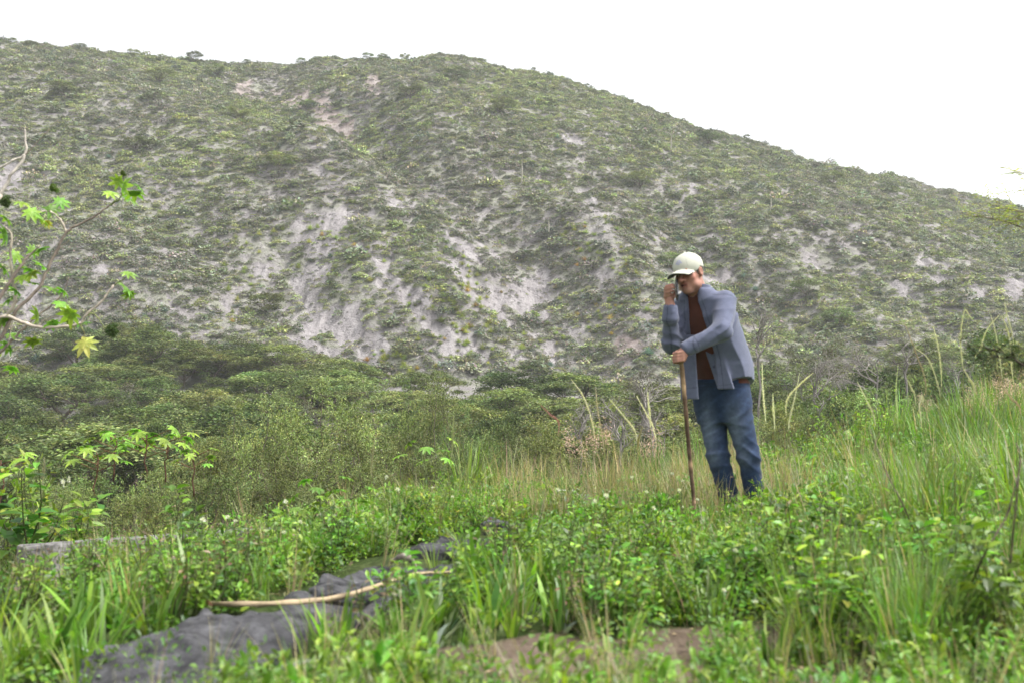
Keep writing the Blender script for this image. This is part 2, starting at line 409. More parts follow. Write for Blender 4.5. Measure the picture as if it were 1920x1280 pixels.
SLAB_LINE = [(-1.20, 2.3), (-1.0, 3.0), (-0.78, 3.75), (-0.45, 4.9), (-0.05, 6.2)]
def slabm(X, Y): return sst(.45, .28, seg_dist(np.asarray(X), np.asarray(Y), SLAB_LINE) + .2 * (fbm(np.asarray(X) * 4, np.asarray(Y) * 4, 88, 2) - .5))
ground = tag(grid_mesh('ground', GX, GY, GZ - 0.12 * sst(27, 30, GY), mat_ground(), {'moss': 0.75 * (1 - bare(GX, GY)) * (0.5 + fbm(GX, GY, 12, 3))}), kind='structure')
hs_ = np.concatenate([np.linspace(-1.0, -.56, 40)[:-1], np.linspace(-.56, .56, 520), np.linspace(.56, 1.0, 40)[1:]])
hy = np.concatenate([np.linspace(28, 90, 60)[:-1], np.linspace(90, 150, 260)[:-1], np.linspace(150, 215, 190), np.linspace(217, 330, 16)])
S_, HY = np.meshgrid(hs_, hy); HX = S_ * HY; HZ = h(HX, HY)
RK = patch(HX, HY, ROCKW); RD = patch(HX, HY, REDW)
lowmid = .9 * np.exp(-((S_ + .06) / .16) ** 2) * sst(128, 112, HY) + .22
RK = np.maximum(RK, sst(.56, .64, fbm(HX / 3.5, HY / 4.5, 61, 5)) * np.clip(lowmid, 0, 1) * sst(96, 104, HY))
HZ = HZ + RK * ((fbm(HX / 1.2, HY / 2.5, 71, 4) - .5) * 2.0 - .25)
hillside = tag(grid_mesh('hillside', HX, HY, HZ, mat_hill(), {'rock': RK, 'red': RD}), kind='structure')
from mathutils.bvhtree import BVHTree
_rows, _cols = HX.shape
def hillz(X, Y):
    """height of the hillside sheet as built (bilinear in its own grid)"""
    s = X / Y; ci = np.clip(np.interp(s, hs_, np.arange(_cols)), 0, _cols - 1.001); ri = np.clip(np.interp(Y, hy, np.arange(_rows)), 0, _rows - 1.001)
    c0 = ci.astype(int); r0 = ri.astype(int); fc = ci - c0; fr = ri - r0
    def g(A): return (A[r0, c0] * (1 - fc) + A[r0, c0 + 1] * fc) * (1 - fr) + (A[r0 + 1, c0] * (1 - fc) + A[r0 + 1, c0 + 1] * fc) * fr
    return g(HZ), g(RK), g(RD)
def hit(px, py, ymin=60.0):
    Ys = np.linspace(ymin, 250, 2400); d = at(px, py, 1.0); X = d[0] * Ys; Z = CAM[2] + (d[2] - CAM[2]) * Ys
    hz = hillz(X, Ys)[0]; m = np.nonzero(hz >= Z)[0]
    if not len(m): return None
    i = m[0]; return np.array([X[i], Ys[i], hz[i]])

# ------------------------------------------------------------------ scattering of uncountable ground cover
def scatter(name, P, rot, scl, idx, protos, label):
    me = bpy.data.meshes.new(name); P = np.asarray(P, np.float32); n = len(P)
    me.vertices.add(n); me.vertices.foreach_set('co', P.ravel())
    for k, v in (('rot', rot), ('scl', scl)):
        a = me.attributes.new(k, 'FLOAT_VECTOR', 'POINT'); a.data.foreach_set('vector', np.asarray(v, np.float32).ravel())
    a = me.attributes.new('pick', 'INT', 'POINT'); a.data.foreach_set('value', np.asarray(idx, np.int32))
    c = bpy.data.collections.new(name + '_kinds')
    for p in protos: c.objects.link(p)
    order = sorted(p.name for p in protos)
    assert order == [p.name for p in protos], order
    ng = bpy.data.node_groups.new(name, 'GeometryNodeTree')
    ng.interface.new_socket('Geometry', in_out='INPUT', socket_type='NodeSocketGeometry'); ng.interface.new_socket('Geometry', in_out='OUTPUT', socket_type='NodeSocketGeometry')
    gi = N(ng, 'NodeGroupInput'); go = N(ng, 'NodeGroupOutput'); iop = N(ng, 'GeometryNodeInstanceOnPoints'); ci = N(ng, 'GeometryNodeCollectionInfo')
    ci.inputs['Collection'].default_value = c; ci.inputs['Separate Children'].default_value = True; ci.inputs['Reset Children'].default_value = True
    iop.inputs['Pick Instance'].default_value = True
    L = ng.links.new; L(gi.outputs[0], iop.inputs['Points']); L(ci.outputs[0], iop.inputs['Instance'])
    for nm, ty, so_ in (('rot', 'FLOAT_VECTOR', 'Rotation'), ('scl', 'FLOAT_VECTOR', 'Scale'), ('pick', 'INT', 'Instance Index')):
        na = N(ng, 'GeometryNodeInputNamedAttribute', data_type=ty); na.inputs['Name'].default_value = nm
        L(na.outputs['Attribute'], iop.inputs[so_])
    L(iop.outputs[0], go.inputs[0])
    o = mkobj(name, me); md = o.modifiers.new('scatter', 'NODES'); md.node_group = ng
    return tag(o, label, None, None, 'stuff')
def pname(base, i): return '%s_%s' % (base, 'abcdefghijklmn'[i])

# low scrub on the slope
GREY = (.25, .27, .195); YEL = (.33, .375, .16); OLV = (.195, .23, .13); TWG = (.25, .232, .22); DRK = (.06, .068, .045); STRAW = (.33, .31, .20); BLU = (.12, .155, .13)
def scrub(i, n, cols, wts, hgt, size, flat):
    mb = MB(); r = np.sqrt(rng.random(n)); a = rng.random(n) * 2 * np.pi
    top = hgt * (1 - r ** 2.2) * (0.75 + .5 * vnoise(np.cos(a) * r * 2 + i * 9, np.sin(a) * r * 2, 7))
    z = top * (1 - .55 * rng.random(n) ** 1.6)
    P = np.stack([r * np.cos(a), r * np.sin(a), z], 1)
    D = rdir(n) * [1, 1, flat]; Nn = rdir(n, 1.8)
    C = mixc(n, cols, wts)
    rhombs(mb, P, D, Nn, size * rng.uniform(.6, 1.3, n), size * .55 * rng.uniform(.6, 1.3, n), C)
    return mb.build(pname('scrub_clump', i), M['scrub'], link=False)
scrubs = [scrub(0, 150, [GREY, OLV, TWG], [3, 2, 1], .75, .34, .4), scrub(1, 150, [YEL, GREY], [3, 1.5], .65, .33, .5), scrub(2, 140, [TWG, GREY, DRK], [3, 1.3, .7], .8, .3, .7),
          scrub(3, 150, [OLV, DRK, GREY], [3, 1, 1], 1.0, .34, .4), scrub(4, 110, [STRAW, YEL, TWG], [2, 1.2, 1], .5, .34, 1.6), scrub(5, 150, [BLU, GREY], [3, 1], .9, .33, .5)]
def hillpts(n, ylo=93, yhi=212, srange=.78):
    Y = np.sqrt(rng.uniform(ylo ** 2, yhi ** 2, n)); s = rng.uniform(-srange, srange, n); return s * Y, Y
X, Y = hillpts(176000)
Z, rk, rd = hillz(X, Y)
Yc = np.interp(X / Y, _cs, _cY)
dens = (.52 + .5 * fbm(X / 5, Y / 6, 31, 3)) * (1 - .80 * np.maximum(rk, rd * .8)) * (Y < Yc + 12)
k = rng.random(len(X)) < dens
X, Y, Z, rk = X[k], Y[k], Z[k], rk[k]; n = len(X)
typ_n = fbm(X / 14, Y / 18, 37, 3) + rng.normal(0, .2, n)
low = sst(140, 100, Y)
pick = np.select([typ_n < .36, typ_n < .46, typ_n < .56, typ_n < .63], [2, 0, 1, 3], 1)
rr = rng.random(n); pick = np.where(rr < .13, 4, pick); pick = np.where((rr > .94), 5, pick); pick = np.where((rr > .55) & (rr < .72), 0, pick)
sc = np.exp(rng.normal(-1.0, .42, n)) * (1 - .45 * rk)
sc = np.where(pick == 3, sc * 1.25, sc)
scatter('hillside_scrub', np.stack([X, Y, Z - .06], 1), np.stack([rng.normal(.12, .12, n), rng.normal(0, .12, n), rng.uniform(0, 6.28, n)], 1),
        np.stack([sc * rng.uniform(.9, 1.4, n), sc * rng.uniform(.8, 1.1, n), sc * rng.uniform(.7, 1.15, n)], 1), pick, scrubs,
        'low grey-green and yellow-green scrub covering the whole hillside')

# ------------------------------------------------------------------ haze between the camera and the far slope
def haze(density):
    m, t, o = newmat('haze_air'); v = N(t, 'ShaderNodeVolumePrincipled')
    v.inputs['Color'].default_value = (.93, .95, 1.0, 1); v.inputs['Density'].default_value = density; v.inputs['Anisotropy'].default_value = .3
    t.links.new(v.outputs[0], o.inputs['Volume'])
    lo, hi = np.array([-360, -12, -14]), np.array([360, 345, 90])
    V = np.array([[x, y, z] for x in (lo[0], hi[0]) for y in (lo[1], hi[1]) for z in (lo[2], hi[2])])
    F = np.array([[0, 1, 3, 2], [4, 6, 7, 5], [0, 4, 5, 1], [2, 3, 7, 6], [0, 2, 6, 4], [1, 5, 7, 3]])
    mb = MB(); mb.add(V, F, (1, 1, 1)); hz = mb.build('haze', m)
    tag(hz, 'thin pale haze hanging in front of the far slope', None, None, 'stuff')
if HAZE: haze(HAZE)

# ------------------------------------------------------------------ the man: implicit surfaces meshed into continuous skins
def surf(f, lo, hi, step, blk=16):
    lo = np.asarray(lo, float); hi = np.asarray(hi, float)
    nb = np.maximum(1, np.ceil((hi - lo) / (step * blk)).astype(int)); n = nb * blk + 1
    F = np.ones(n, np.float32)
    ax = np.arange(blk + 1) * step
    loc = np.stack(np.meshgrid(ax, ax, ax, indexing='ij'), -1).reshape(-1, 3)
    half = blk * step / 2
    for i in range(nb[0]):
        for j in range(nb[1]):
            for k in range(nb[2]):
                o = lo + np.array([i, j, k]) * blk * step
                d = float(f((o + half)[None])[0])
                sl = (slice(i * blk, (i + 1) * blk + 1), slice(j * blk, (j + 1) * blk + 1), slice(k * blk, (k + 1) * blk + 1))
                if abs(d) > half * 1.8 + .014: F[sl] = np.where(d < 0, -1, 1)
                else: F[sl] = f(loc + o).reshape(blk + 1, blk + 1, blk + 1)
    ins = F < 0
    c = [ins[a:n[0] - 1 + a, b:n[1] - 1 + b, g:n[2] - 1 + g] for a in (0, 1) for b in (0, 1) for g in (0, 1)]
    anyi = np.logical_or.reduce(c); alli = np.logical_and.reduce(c)
    act = np.argwhere(anyi & ~alli); vid = np.full(n - 1, -1, np.int64); vid[act[:, 0], act[:, 1], act[:, 2]] = np.arange(len(act))
    acc = np.zeros((len(act), 3)); cnt = np.zeros(len(act))
    cor = [np.array(q) for q in [(a, b, g) for a in (0, 1) for b in (0, 1) for g in (0, 1)]]
    for p in cor:
        for d in range(3):
            if p[d]: continue
            q = p.copy(); q[d] = 1
            A = act + p; B = act + q
            fa = F[A[:, 0], A[:, 1], A[:, 2]]; fb = F[B[:, 0], B[:, 1], B[:, 2]]
            m = (fa < 0) != (fb < 0)
            t = np.where(m, fa / np.where(m, fa - fb, 1), 0)
            pos = p + np.outer(t, np.eye(3)[d])
            acc[m] += pos[m]; cnt[m] += 1
    V = lo + (act + acc / np.maximum(cnt, 1)[:, None]) * step
    quads = []
    for d in range(3):
        e1, e2 = (d + 1) % 3, (d + 2) % 3
        sl0 = [slice(1, n[0] - 1), slice(1, n[1] - 1), slice(1, n[2] - 1)]; sl0[d] = slice(0, n[d] - 1); sl1 = list(sl0); sl1[d] = slice(1, n[d])
        a = ins[tuple(sl0)]; b = ins[tuple(sl1)]
        off = np.array([1, 1, 1]); off[d] = 0
        for m, rev in ((a & ~b, False), (~a & b, True)):
            I = np.argwhere(m) + off
            if not len(I): continue
            u = np.eye(3, dtype=int)[e1]; v = np.eye(3, dtype=int)[e2]
            q = [vid[tuple((I - s).T)] for s in (u + v, v, 0 * u, u)]
            q = np.stack(q, 1); quads.append(q[:, ::-1] if rev else q)
    return V, np.concatenate(quads)
def away(P, c, r):
    """distance to a ball of radius r when every sample lies outside it, else None"""
    d = np.linalg.norm(P - np.asarray(c, float), axis=1) - r
    return d + .03 if d.min() > .03 else None
def ridge(x): return 1 - 2 * np.abs(np.sin(x / 2)) ** .8
def cone(P, a, b, ra, rb):
    a = np.asarray(a, float); b = np.asarray(b, float); d = b - a
    t = np.clip(((P - a) @ d) / (d @ d), 0, 1)
    return np.linalg.norm(P - a - t[:, None] * d, axis=1) - (ra + (rb - ra) * t)
def ell(P, c, B, r):
    Q = (P - np.asarray(c, float)) @ np.asarray(B, float).T; r = np.asarray(r, float)
    k0 = np.linalg.norm(Q / r, axis=1); k1 = np.linalg.norm(Q / r ** 2, axis=1)
    return k0 * (k0 - 1) / np.maximum(k1, 1e-6)
def smin(a, b, k):
    hh = np.clip(.5 + .5 * (b - a) / k, 0, 1); return b * (1 - hh) + a * hh - k * hh * (1 - hh)
def chain(P, pts, rad, k=.02):
    d = None
    for a, b, r0, r1 in zip(pts[:-1], pts[1:], rad[:-1], rad[1:]):
        e = cone(P, a, b, r0, r1); d = e if d is None else smin(d, e, k)
    return d
RV = np.array([-.75, .66, 0]); FV = np.array([-.66, -.75, 0])            # his right, his front
TZ = [.70, .80, .95, 1.10, 1.25, 1.40, 1.49, 1.55, 1.59, 1.64]
TX = [-.120, -.122, -.125, -.145, -.190, -.235, -.262, -.285, -.300, -.32]; TY = [.0, .0, .0, -.02, -.06, -.09, -.10, -.115, -.125, -.14]
TA = [.150, .175, .178, .172, .176, .188, .178, .110, .060, .055]; TB = [.100, .125, .142, .152, .142, .128, .108, .080, .060, .055]
def tuv(P):
    z = P[:, 2]; cx = np.interp(z, TZ, TX); cy = np.interp(z, TZ, TY); dx = P[:, 0] - cx; dy = P[:, 1] - cy
    return dx * RV[0] + dy * RV[1], dx * FV[0] + dy * FV[1]
def torso(P, inf, zlo, zhi, flare=0):
    z = P[:, 2]; u, v = tuv(P); fl = flare * np.clip((1.12 - z) / .25, 0, 1)
    a = np.interp(z, TZ, TA) + inf + fl; b = np.interp(z, TZ, TB) + inf + fl
    kk = (np.abs(u / a) ** 2.3 + np.abs(v / b) ** 2.3) ** (1 / 2.3)
    d = (kk - 1) * np.minimum(a, b) * .95
    return np.maximum(d, np.maximum(zlo - z, z - zhi))
A3 = lambda *p: np.array(p, float)
SHL, ELL_, WRL = A3(-.138, -.212, 1.482), A3(-.195, -.395, 1.275), A3(-.432, -.405, 1.165)
SHR, ELR, WRR = A3(-.382, .015, 1.465), A3(-.480, -.15, 1.215), A3(-.500, -.262, 1.445)
hd = unit(A3(-.66, -.75, 0)); pit = R(14)
HF = hd * math.cos(pit) + A3(0, 0, -math.sin(pit)); HU = hd * math.sin(pit) + A3(0, 0, math.cos(pit)); HR = np.cross(HF, HU)
roll = R(-7); HR, HU = HR * math.cos(roll) + HU * math.sin(roll), HU * math.cos(roll) - HR * math.sin(roll)
HB = np.stack([HR, HF, HU]); HC = A3(-.366, -.20, 1.668); HK = 1.06
def hp(r, f, u): return HC + HR * r + HF * f + HU * u
def hscale(P): return HC + (P - HC) / HK
def head(P):
    e = away(P, HC, .17)
    if e is not None: return e
    d = ell(P, hp(0, -.005, .03), HB, (.075, .095, .092))
    d = smin(d, ell(P, hp(0, .022, -.045), HB, (.061, .072, .075)), .03)
    d = smin(d, ell(P, hp(0, .068, -.098), HB, (.028, .026, .022)), .03)           # chin
    for s in (-1, 1):
        d = smin(d, ell(P, hp(.04 * s, .062, -.02), HB, (.026, .022, .024)), .02)   # cheek
        d = smin(d, ell(P, hp(.05 * s, .02, -.075), HB, (.02, .035, .022)), .025)   # jaw
    d = smin(d, cone(P, hp(-.035, .082, .028), hp(.035, .082, .028), .014, .014), .015)  # brow
    for s in (-1, 1): d = -smin(-d, cone(P, hp(.03 * s, .098, .006), hp(.032 * s, .09, .004), .015, .015), .014)
    d = smin(d, cone(P, hp(0, .092, .018), hp(0, .118, -.026), .008, .0135), .010)  # nose
    for s in (-1, 1): d = smin(d, cone(P, hp(.011 * s, .102, -.03), hp(.013 * s, .098, -.03), .009, .009), .006)
    for s in (-1, 1): d = smin(d, ell(P, hp(.031 * s, .081, .005), HB, (.013, .012, .011)), .004)   # eyes
    d = smin(d, cone(P, hp(-.02, .083, -.054), hp(.02, .083, -.054), .0075, .0075), .006)
    d = smin(d, cone(P, hp(-.017, .083, -.068), hp(.017, .083, -.068), .0085, .0085), .006)
    d = -smin(-d, cone(P, hp(-.02, .097, -.061), hp(.02, .097, -.061), .0045, .0045), .003)   # mouth
    for s in (-1, 1):
        e = ell(P, hp(.078 * s, -.008, -.002), HB, (.011, .02, .033)); e = -smin(-e, ell(P, hp(.09 * s, -.002, .0), HB, (.009, .011, .018)), .006)
        d = smin(d, e, .006)
    return d
FING_R = []
for i, (zz, ln) in enumerate([(1.572, .9), (1.553, 1.0), (1.533, .96), (1.515, .8)]):
    k0 = A3(-.534, -.262 + .004 * i, zz - .012); k1 = k0 + A3(.004, -.036, .012) * ln; k2 = k1 + A3(.030, -.012, .010) * ln; k3 = k2 + A3(.022, .016, .003) * ln
    FING_R.append([k0, k1, k2, k3])
THUMB_R = [A3(-.498, -.240, 1.487), A3(-.474, -.222, 1.515), A3(-.462, -.232, 1.552), A3(-.459, -.245, 1.572)]
FING_L = []
for i, zz in enumerate([1.142, 1.123, 1.105, 1.089]):
    s = [1, 1.04, 1, .86][i]
    FING_L.append([A3(-.452, -.436, zz + .004), A3(-.488, -.434, zz - .002), A3(-.488 - .018 * s, -.405, zz - .006), A3(-.488 + .0 * s, -.372, zz - .009), A3(-.466, -.368, zz - .011)])
THUMB_L = [A3(-.438, -.398, 1.150), A3(-.452, -.372, 1.162), A3(-.478, -.366, 1.150), A3(-.494, -.378, 1.136)]
def hands(P):
    e1 = away(P, A3(-.49, -.262, 1.52), .12); e2 = away(P, A3(-.46, -.40, 1.12), .11)
    if e1 is not None and e2 is not None: return np.minimum(e1, e2)
    d = ell(P, A3(-.513, -.258, 1.520), np.stack([unit(A3(.5, -.85, 0)), unit(A3(.85, .5, .1)), A3(0, 0, 1)]), (.024, .018, .052))
    d = smin(d, cone(P, WRR + A3(0, 0, -.04), WRR + A3(-.006, .004, .045), .030, .027), .03)
    for f in FING_R: d = smin(d, chain(P, f, [.0105, .0098, .0088, .0072], .004), .006)
    d = smin(d, chain(P, THUMB_R, [.015, .012, .0105, .008], .004), .01)
    e = ell(P, A3(-.452, -.412, 1.120), np.stack([A3(1, 0, 0), A3(0, 1, 0), A3(0, 0, 1)]), (.026, .028, .042))
    e = smin(e, cone(P, WRL + A3(.03, 0, .012), WRL + A3(-.018, -.006, -.03), .029, .026), .025)
    for f in FING_L: e = smin(e, chain(P, f, [.0108, .0102, .0098, .009, .0075], .004), .005)
    e = smin(e, chain(P, THUMB_L, [.014, .012, .0105, .0085], .004), .008)
    return np.minimum(d, e)
LEGR = [A3(-.195, .035, .86), A3(-.158, -.03, .47), A3(-.045, .0, .07)]; LEGL = [A3(-.055, -.065, .86), A3(.028, -.095, .48), A3(.096, -.05, .07)]
def legs(P, inf):
    r0 = chain(P, LEGR, [.087 + inf, .062 + inf, .047 + inf], .03); l0 = chain(P, LEGL, [.089 + inf, .062 + inf, .047 + inf], .03)
    return r0, l0
def body_f(P):
    d = smin(head(hscale(P)) * HK, cone(P, hp(0, -.022, -.03), A3(-.30, -.125, 1.54), .056, .062), .03)
    d = smin(d, torso(P, -.006, .84, 1.66), .02)
    d = smin(d, chain(P, [SHL, ELL_, WRL], [.055, .043, .031], .02), .03); d = smin(d, chain(P, [SHR, ELR, WRR], [.055, .043, .031], .02), .03)
    r0, l0 = legs(P, -.012)
    d = smin(d, np.minimum(r0, l0), .03)
    return smin(d, hands(P), .012)
def body_c(P):
    n = len(P); c = np.tile(A3(.37, .185, .135), (n, 1)); q = (hscale(P) - HC) @ HB.T; r, f, u = q.T
    onh = (np.abs(r) < .1) & (f > -.13) & (np.abs(u) < .14) & (P[:, 2] > 1.5)
    def put(m, colr, a=1.0): c[m] = c[m] * (1 - a) + np.asarray(colr) * a
    put(onh & (f > .04) & (u < 0.0) & (u > -.05), (.46, .20, .15), .6)
    put(onh & (np.abs(r) < .024) & (f > .08) & (np.abs(u + .061) < .012), (.34, .12, .10), .8)
    put(onh & (np.abs(r) < .018) & (f > .08) & (np.abs(u + .061) < .0035), (.06, .02, .02))
    for s in (-1, 1):
        put(onh & (np.hypot(r - .031 * s, (u - .005) * 1.5) < .012) & (f > .07), (.55, .5, .46), .7)
        put(onh & (np.hypot(r - .031 * s, u - .004) < .006) & (f > .07), (.03, .02, .015))
        put(onh & (np.abs(r - .033 * s) < .019) & (np.abs(u - .024) < .005) & (f > .06), (.10, .075, .06), .85)
    put(onh & (f > .03) & (u < -.04) & (np.abs(u + .061) > .012), (.33, .19, .15), .35)     # shaved beard
    return c
def sleeve(P, pts, rad, seed):
    d = chain(P, pts, rad, .03)
    ax1 = unit(pts[1] - pts[0]); ax2 = unit(pts[2] - pts[1])
    t1 = (P - pts[1]) @ ax1; t2 = (P - pts[1]) @ ax2
    sd_ = unit(np.cross(ax1, ax2)); s = P @ sd_
    near = np.exp(-(np.linalg.norm(P - pts[1], axis=1) / .11) ** 2)
    d = d - .008 * near * ridge(62 * (t1 - t2) + 70 * s + 3 * np.sin(30 * s)) - .0045 * ridge(30 * t2 + 85 * s + seed + 2.5 * np.sin(22 * t2)) * np.clip(t2 * 7, 0, 1)
    d = d - .0022 * ridge(60 * (t1 + .9 * s) + seed) * np.clip(-t1 * 6, 0, 1)
    return d
def shirt_f(P):
    z = P[:, 2]; u, v = tuv(P)
    d = torso(P, .020, .84, 1.575, .028)
    side = np.clip(-u / .12, 0, 1) * np.clip((1.42 - z) / .25, 0, 1) * np.clip((z - .88) / .2, .3, 1)
    d = d - .020 * side
    d = d - .011 * ridge(38 * u + 6 * z + 1.8 * np.sin(8 * z + 4 * v) + 12 * v) * np.clip((1.36 - z) * 4, 0, 1) - .004 * ridge(50 * (u * .5 + z) + 3 * np.sin(16 * v)) * np.clip((z - 1.2) * 5, 0, 1)
    hem = np.interp(u, [-.24, -.17, -.08, .02, .12, .22], [1.00, .985, .925, .885, .885, .95]) * np.ones_like(z)
    hem = np.where(v < -.02, np.interp(u, [-.2, 0, .2], [.98, .90, .96]), hem)
    d = np.maximum(d, hem - z)
    w = np.interp(z, [.88, 1.03, 1.2, 1.4, 1.50, 1.57], [.135, .120, .085, .052, .038, .045]); u0 = np.interp(z, [.88, 1.03, 1.2, 1.4], [.042, .036, .01, .0])
    op = np.maximum(np.abs(u - u0) - w, .02 - v)
    d = np.maximum(d, -op)
    # hanging front panel on his right, falling straight from the chest
    c = A3(-.372, -.150, 1.06); B = np.stack([unit(A3(-.8, .45, .0)), unit(A3(-.45, -.8, .0)), A3(0, 0, 1)])
    q = (P - c) @ B.T; q[:, 1] += .010 * np.sin(30 * q[:, 0] + 4 * q[:, 2]) ; q[:, 0] -= .05 * (q[:, 2])
    hs3 = np.array([.056, .006, .205]); e = np.abs(q) - hs3
    bx = np.linalg.norm(np.maximum(e, 0), axis=1) + np.minimum(np.max(e, axis=1), 0) - .005
    d = smin(d, bx * .8, .02)
    # his left front edge stands off the belly as a flap
    c = A3(-.178, -.192, 1.06); B = np.stack([unit(A3(.75, -.45, .0)), unit(A3(-.5, -.85, .0)), A3(0, 0, 1)])
    q = (P - c) @ B.T; q[:, 0] -= -.33 * q[:, 2]; e = np.abs(q) - np.array([.05, .006, .14])
    bx = np.linalg.norm(np.maximum(e, 0), axis=1) + np.minimum(np.max(e, axis=1), 0) - .005
    d = smin(d, bx * .8, .02)
    d = smin(d, sleeve(P, [SHL, ELL_, WRL + (ELL_ - WRL) * .06], [.077, .062, .046], .5), .03)
    d = smin(d, sleeve(P, [SHR, ELR, WRR + A3(0, .0, -.035)], [.078, .062, .045], 1.7), .03)
    # turned-back cuff
    d = np.minimum(d, np.maximum(cone(P, WRR + A3(0, .012, -.075), WRR + A3(0, .004, -.012), .056, .047), -cone(P, WRR + A3(0, 0, -.02), WRR + A3(0, 0, .03), .036, .036)))
    d = smin(d, np.maximum(cone(P, WRL + (ELL_ - WRL) * .22, WRL + (ELL_ - WRL) * .03, .052, .048), -cone(P, WRL, WRL + (WRL - ELL_) * .2, .036, .036)), .006)
    # collar
    t = (z - 1.565); ca = .078 + .25 * np.clip(-t, 0, .05); cx = np.interp(z, TZ, TX) + .004; cy = np.interp(z, TZ, TY)
    rr = np.hypot(P[:, 0] - cx, P[:, 1] - cy); cl = np.maximum(np.abs(rr - ca) - .007, np.abs(t) - .035)
    cl = np.maximum(cl, -(np.maximum(np.abs(u) - .042 - .5 * np.clip(-t + .03, 0, 1), -v)))
    d = smin(d, cl, .01)
    # collar points and lapels folded out
    for s in (-1, 1):
        e = ell(P, A3(-.30, -.12, 1.535) + RV * (.062 * s) + FV * .062, np.stack([unit(RV * .5 * s - A3(0, 0, .85)), unit(RV * .85 * s + A3(0, 0, .5)), unit(FV + A3(0, 0, .35))]), (.050, .026, .010))
        d = smin(d, e, .006)
    return d
def shirt_c(P):
    u, v = tuv(P); z = P[:, 2]; c = np.tile(A3(.108, .120, .180), (len(P), 1))
    c *= (1 + .08 * np.sin(9 * z + 5 * u) * np.cos(7 * u))[:, None]
    w = np.interp(z, [.88, 1.03, 1.2, 1.4, 1.50, 1.57], [.135, .120, .085, .052, .038, .045]); u0 = np.interp(z, [.88, 1.03, 1.2, 1.4], [.042, .036, .01, .0])
    e = np.abs(np.abs(u - u0) - w - .03); c[(e < .0035) & (v > .02) & (z < 1.5)] *= .6
    c[(np.abs(z - (.93 - .1 * u)) < .004)] *= .75
    ax = unit(SHL - ELL_); ts = (P - SHL) @ ax; c[(np.abs(ts + .01) < .004) & (np.linalg.norm(P - SHL, axis=1) < .11)] *= .6
    for A_, B_ in ((WRL, ELL_), (WRR, ELR)):
        ax = unit(B_ - A_); ts = (P - A_) @ ax; c[(np.abs(ts - .075) < .004) & (np.linalg.norm(P - A_, axis=1) < .11)] *= .6
    pk = np.abs((P - A3(-.215, -.215, 1.36)) @ RV); c[(np.abs(pk - .045) < .003) & (np.abs(z - 1.36) < .055) & (v > .05) & (u < 0)] *= .65
    btn = np.zeros(len(P), bool)
    for bz in (.98, 1.06, 1.14): btn |= np.linalg.norm(P - A3(-.208 + .33 * (bz - 1.06) * -.75, -.185, bz), axis=1) < .009
    c[btn] = (.05, .055, .09)
    tab = np.linalg.norm(P - A3(-.21, -.44, 1.31), axis=1) < .0
    return c
def tee_f(P):
    u, v = tuv(P); z = P[:, 2]
    d = torso(P, .006, .958, 1.555)
    d = d + .004 * np.sin(30 * u + 2 * np.sin(11 * z)) * np.clip((1.3 - z) * 5, 0, 1) + .0025 * np.sin(40 * z + 12 * u)
    return np.maximum(d, -cone(P, A3(-.335, -.165, 1.60), A3(-.31, -.13, 1.53), .07, .05))
def jeans_f(P):
    z = P[:, 2]; u, v = tuv(P)
    r0, l0 = legs(P, .0)
    for L_, nm in ((LEGR, 0), (LEGL, 1)):
        kx = L_[1]; near = np.exp(-((z - kx[2]) / .11) ** 2); low = np.clip((.33 - z) / .2, 0, 1); hi = np.clip((z - .62) / .15, 0, 1)
        wv = -.006 * near * ridge(75 * z + 26 * P[:, 0] + 1.3 * nm + 18 * P[:, 1] + 2 * np.sin(20 * P[:, 0])) - .007 * low * ridge(80 * z + 30 * P[:, 0] + nm + 15 * P[:, 1]) - .006 * hi * ridge(60 * z - 50 * P[:, 0] + 2 * nm + 2 * np.sin(18 * z))
        if nm == 0: r0 = r0 - .011 - .006 * low + wv
        else: l0 = l0 - .011 - .006 * low + wv
    d = smin(r0, l0, .012)
    d = smin(d, torso(P, .012, .70, .995), .05)
    return np.maximum(np.maximum(d, z - .985), .055 - z)
def jeans_c(P):
    z = P[:, 2]; c = np.tile(A3(.018, .035, .080), (len(P), 1))
    fade = np.zeros(len(P))
    for L_ in (LEGR, LEGL):
        ctr = L_[0] * .42 + L_[1] * .58 + FV * .085
        fade = np.maximum(fade, np.exp(-((z - ctr[2]) / .19) ** 2 - (((P - ctr) @ RV) / .055) ** 2 - (((P - ctr) @ FV) / .10) ** 2))
        ctr = L_[1] + FV * .075; fade = np.maximum(fade, .8 * np.exp(-((z - ctr[2]) / .07) ** 2 - (((P - ctr) @ RV) / .05) ** 2 - (((P - ctr) @ FV) / .1) ** 2))
    c = c * (1 - fade[:, None] * .85) + A3(.13, .165, .23) * fade[:, None] * .85
    wh = ridge(70 * z - 60 * P[:, 0] + 2 * np.sin(20 * z)) + .6 * ridge(140 * z + 90 * P[:, 1])
    c = c * (1 + .16 * np.clip(wh, -1, 1) * np.clip((z - .1) * 3, 0, 1))[:, None]
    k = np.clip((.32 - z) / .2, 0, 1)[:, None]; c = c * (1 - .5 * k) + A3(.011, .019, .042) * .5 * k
    seam = (np.abs(z - .955) < .003) | (np.abs(z - .935) < .002)
    c[seam] = (.02, .03, .06)
    return c
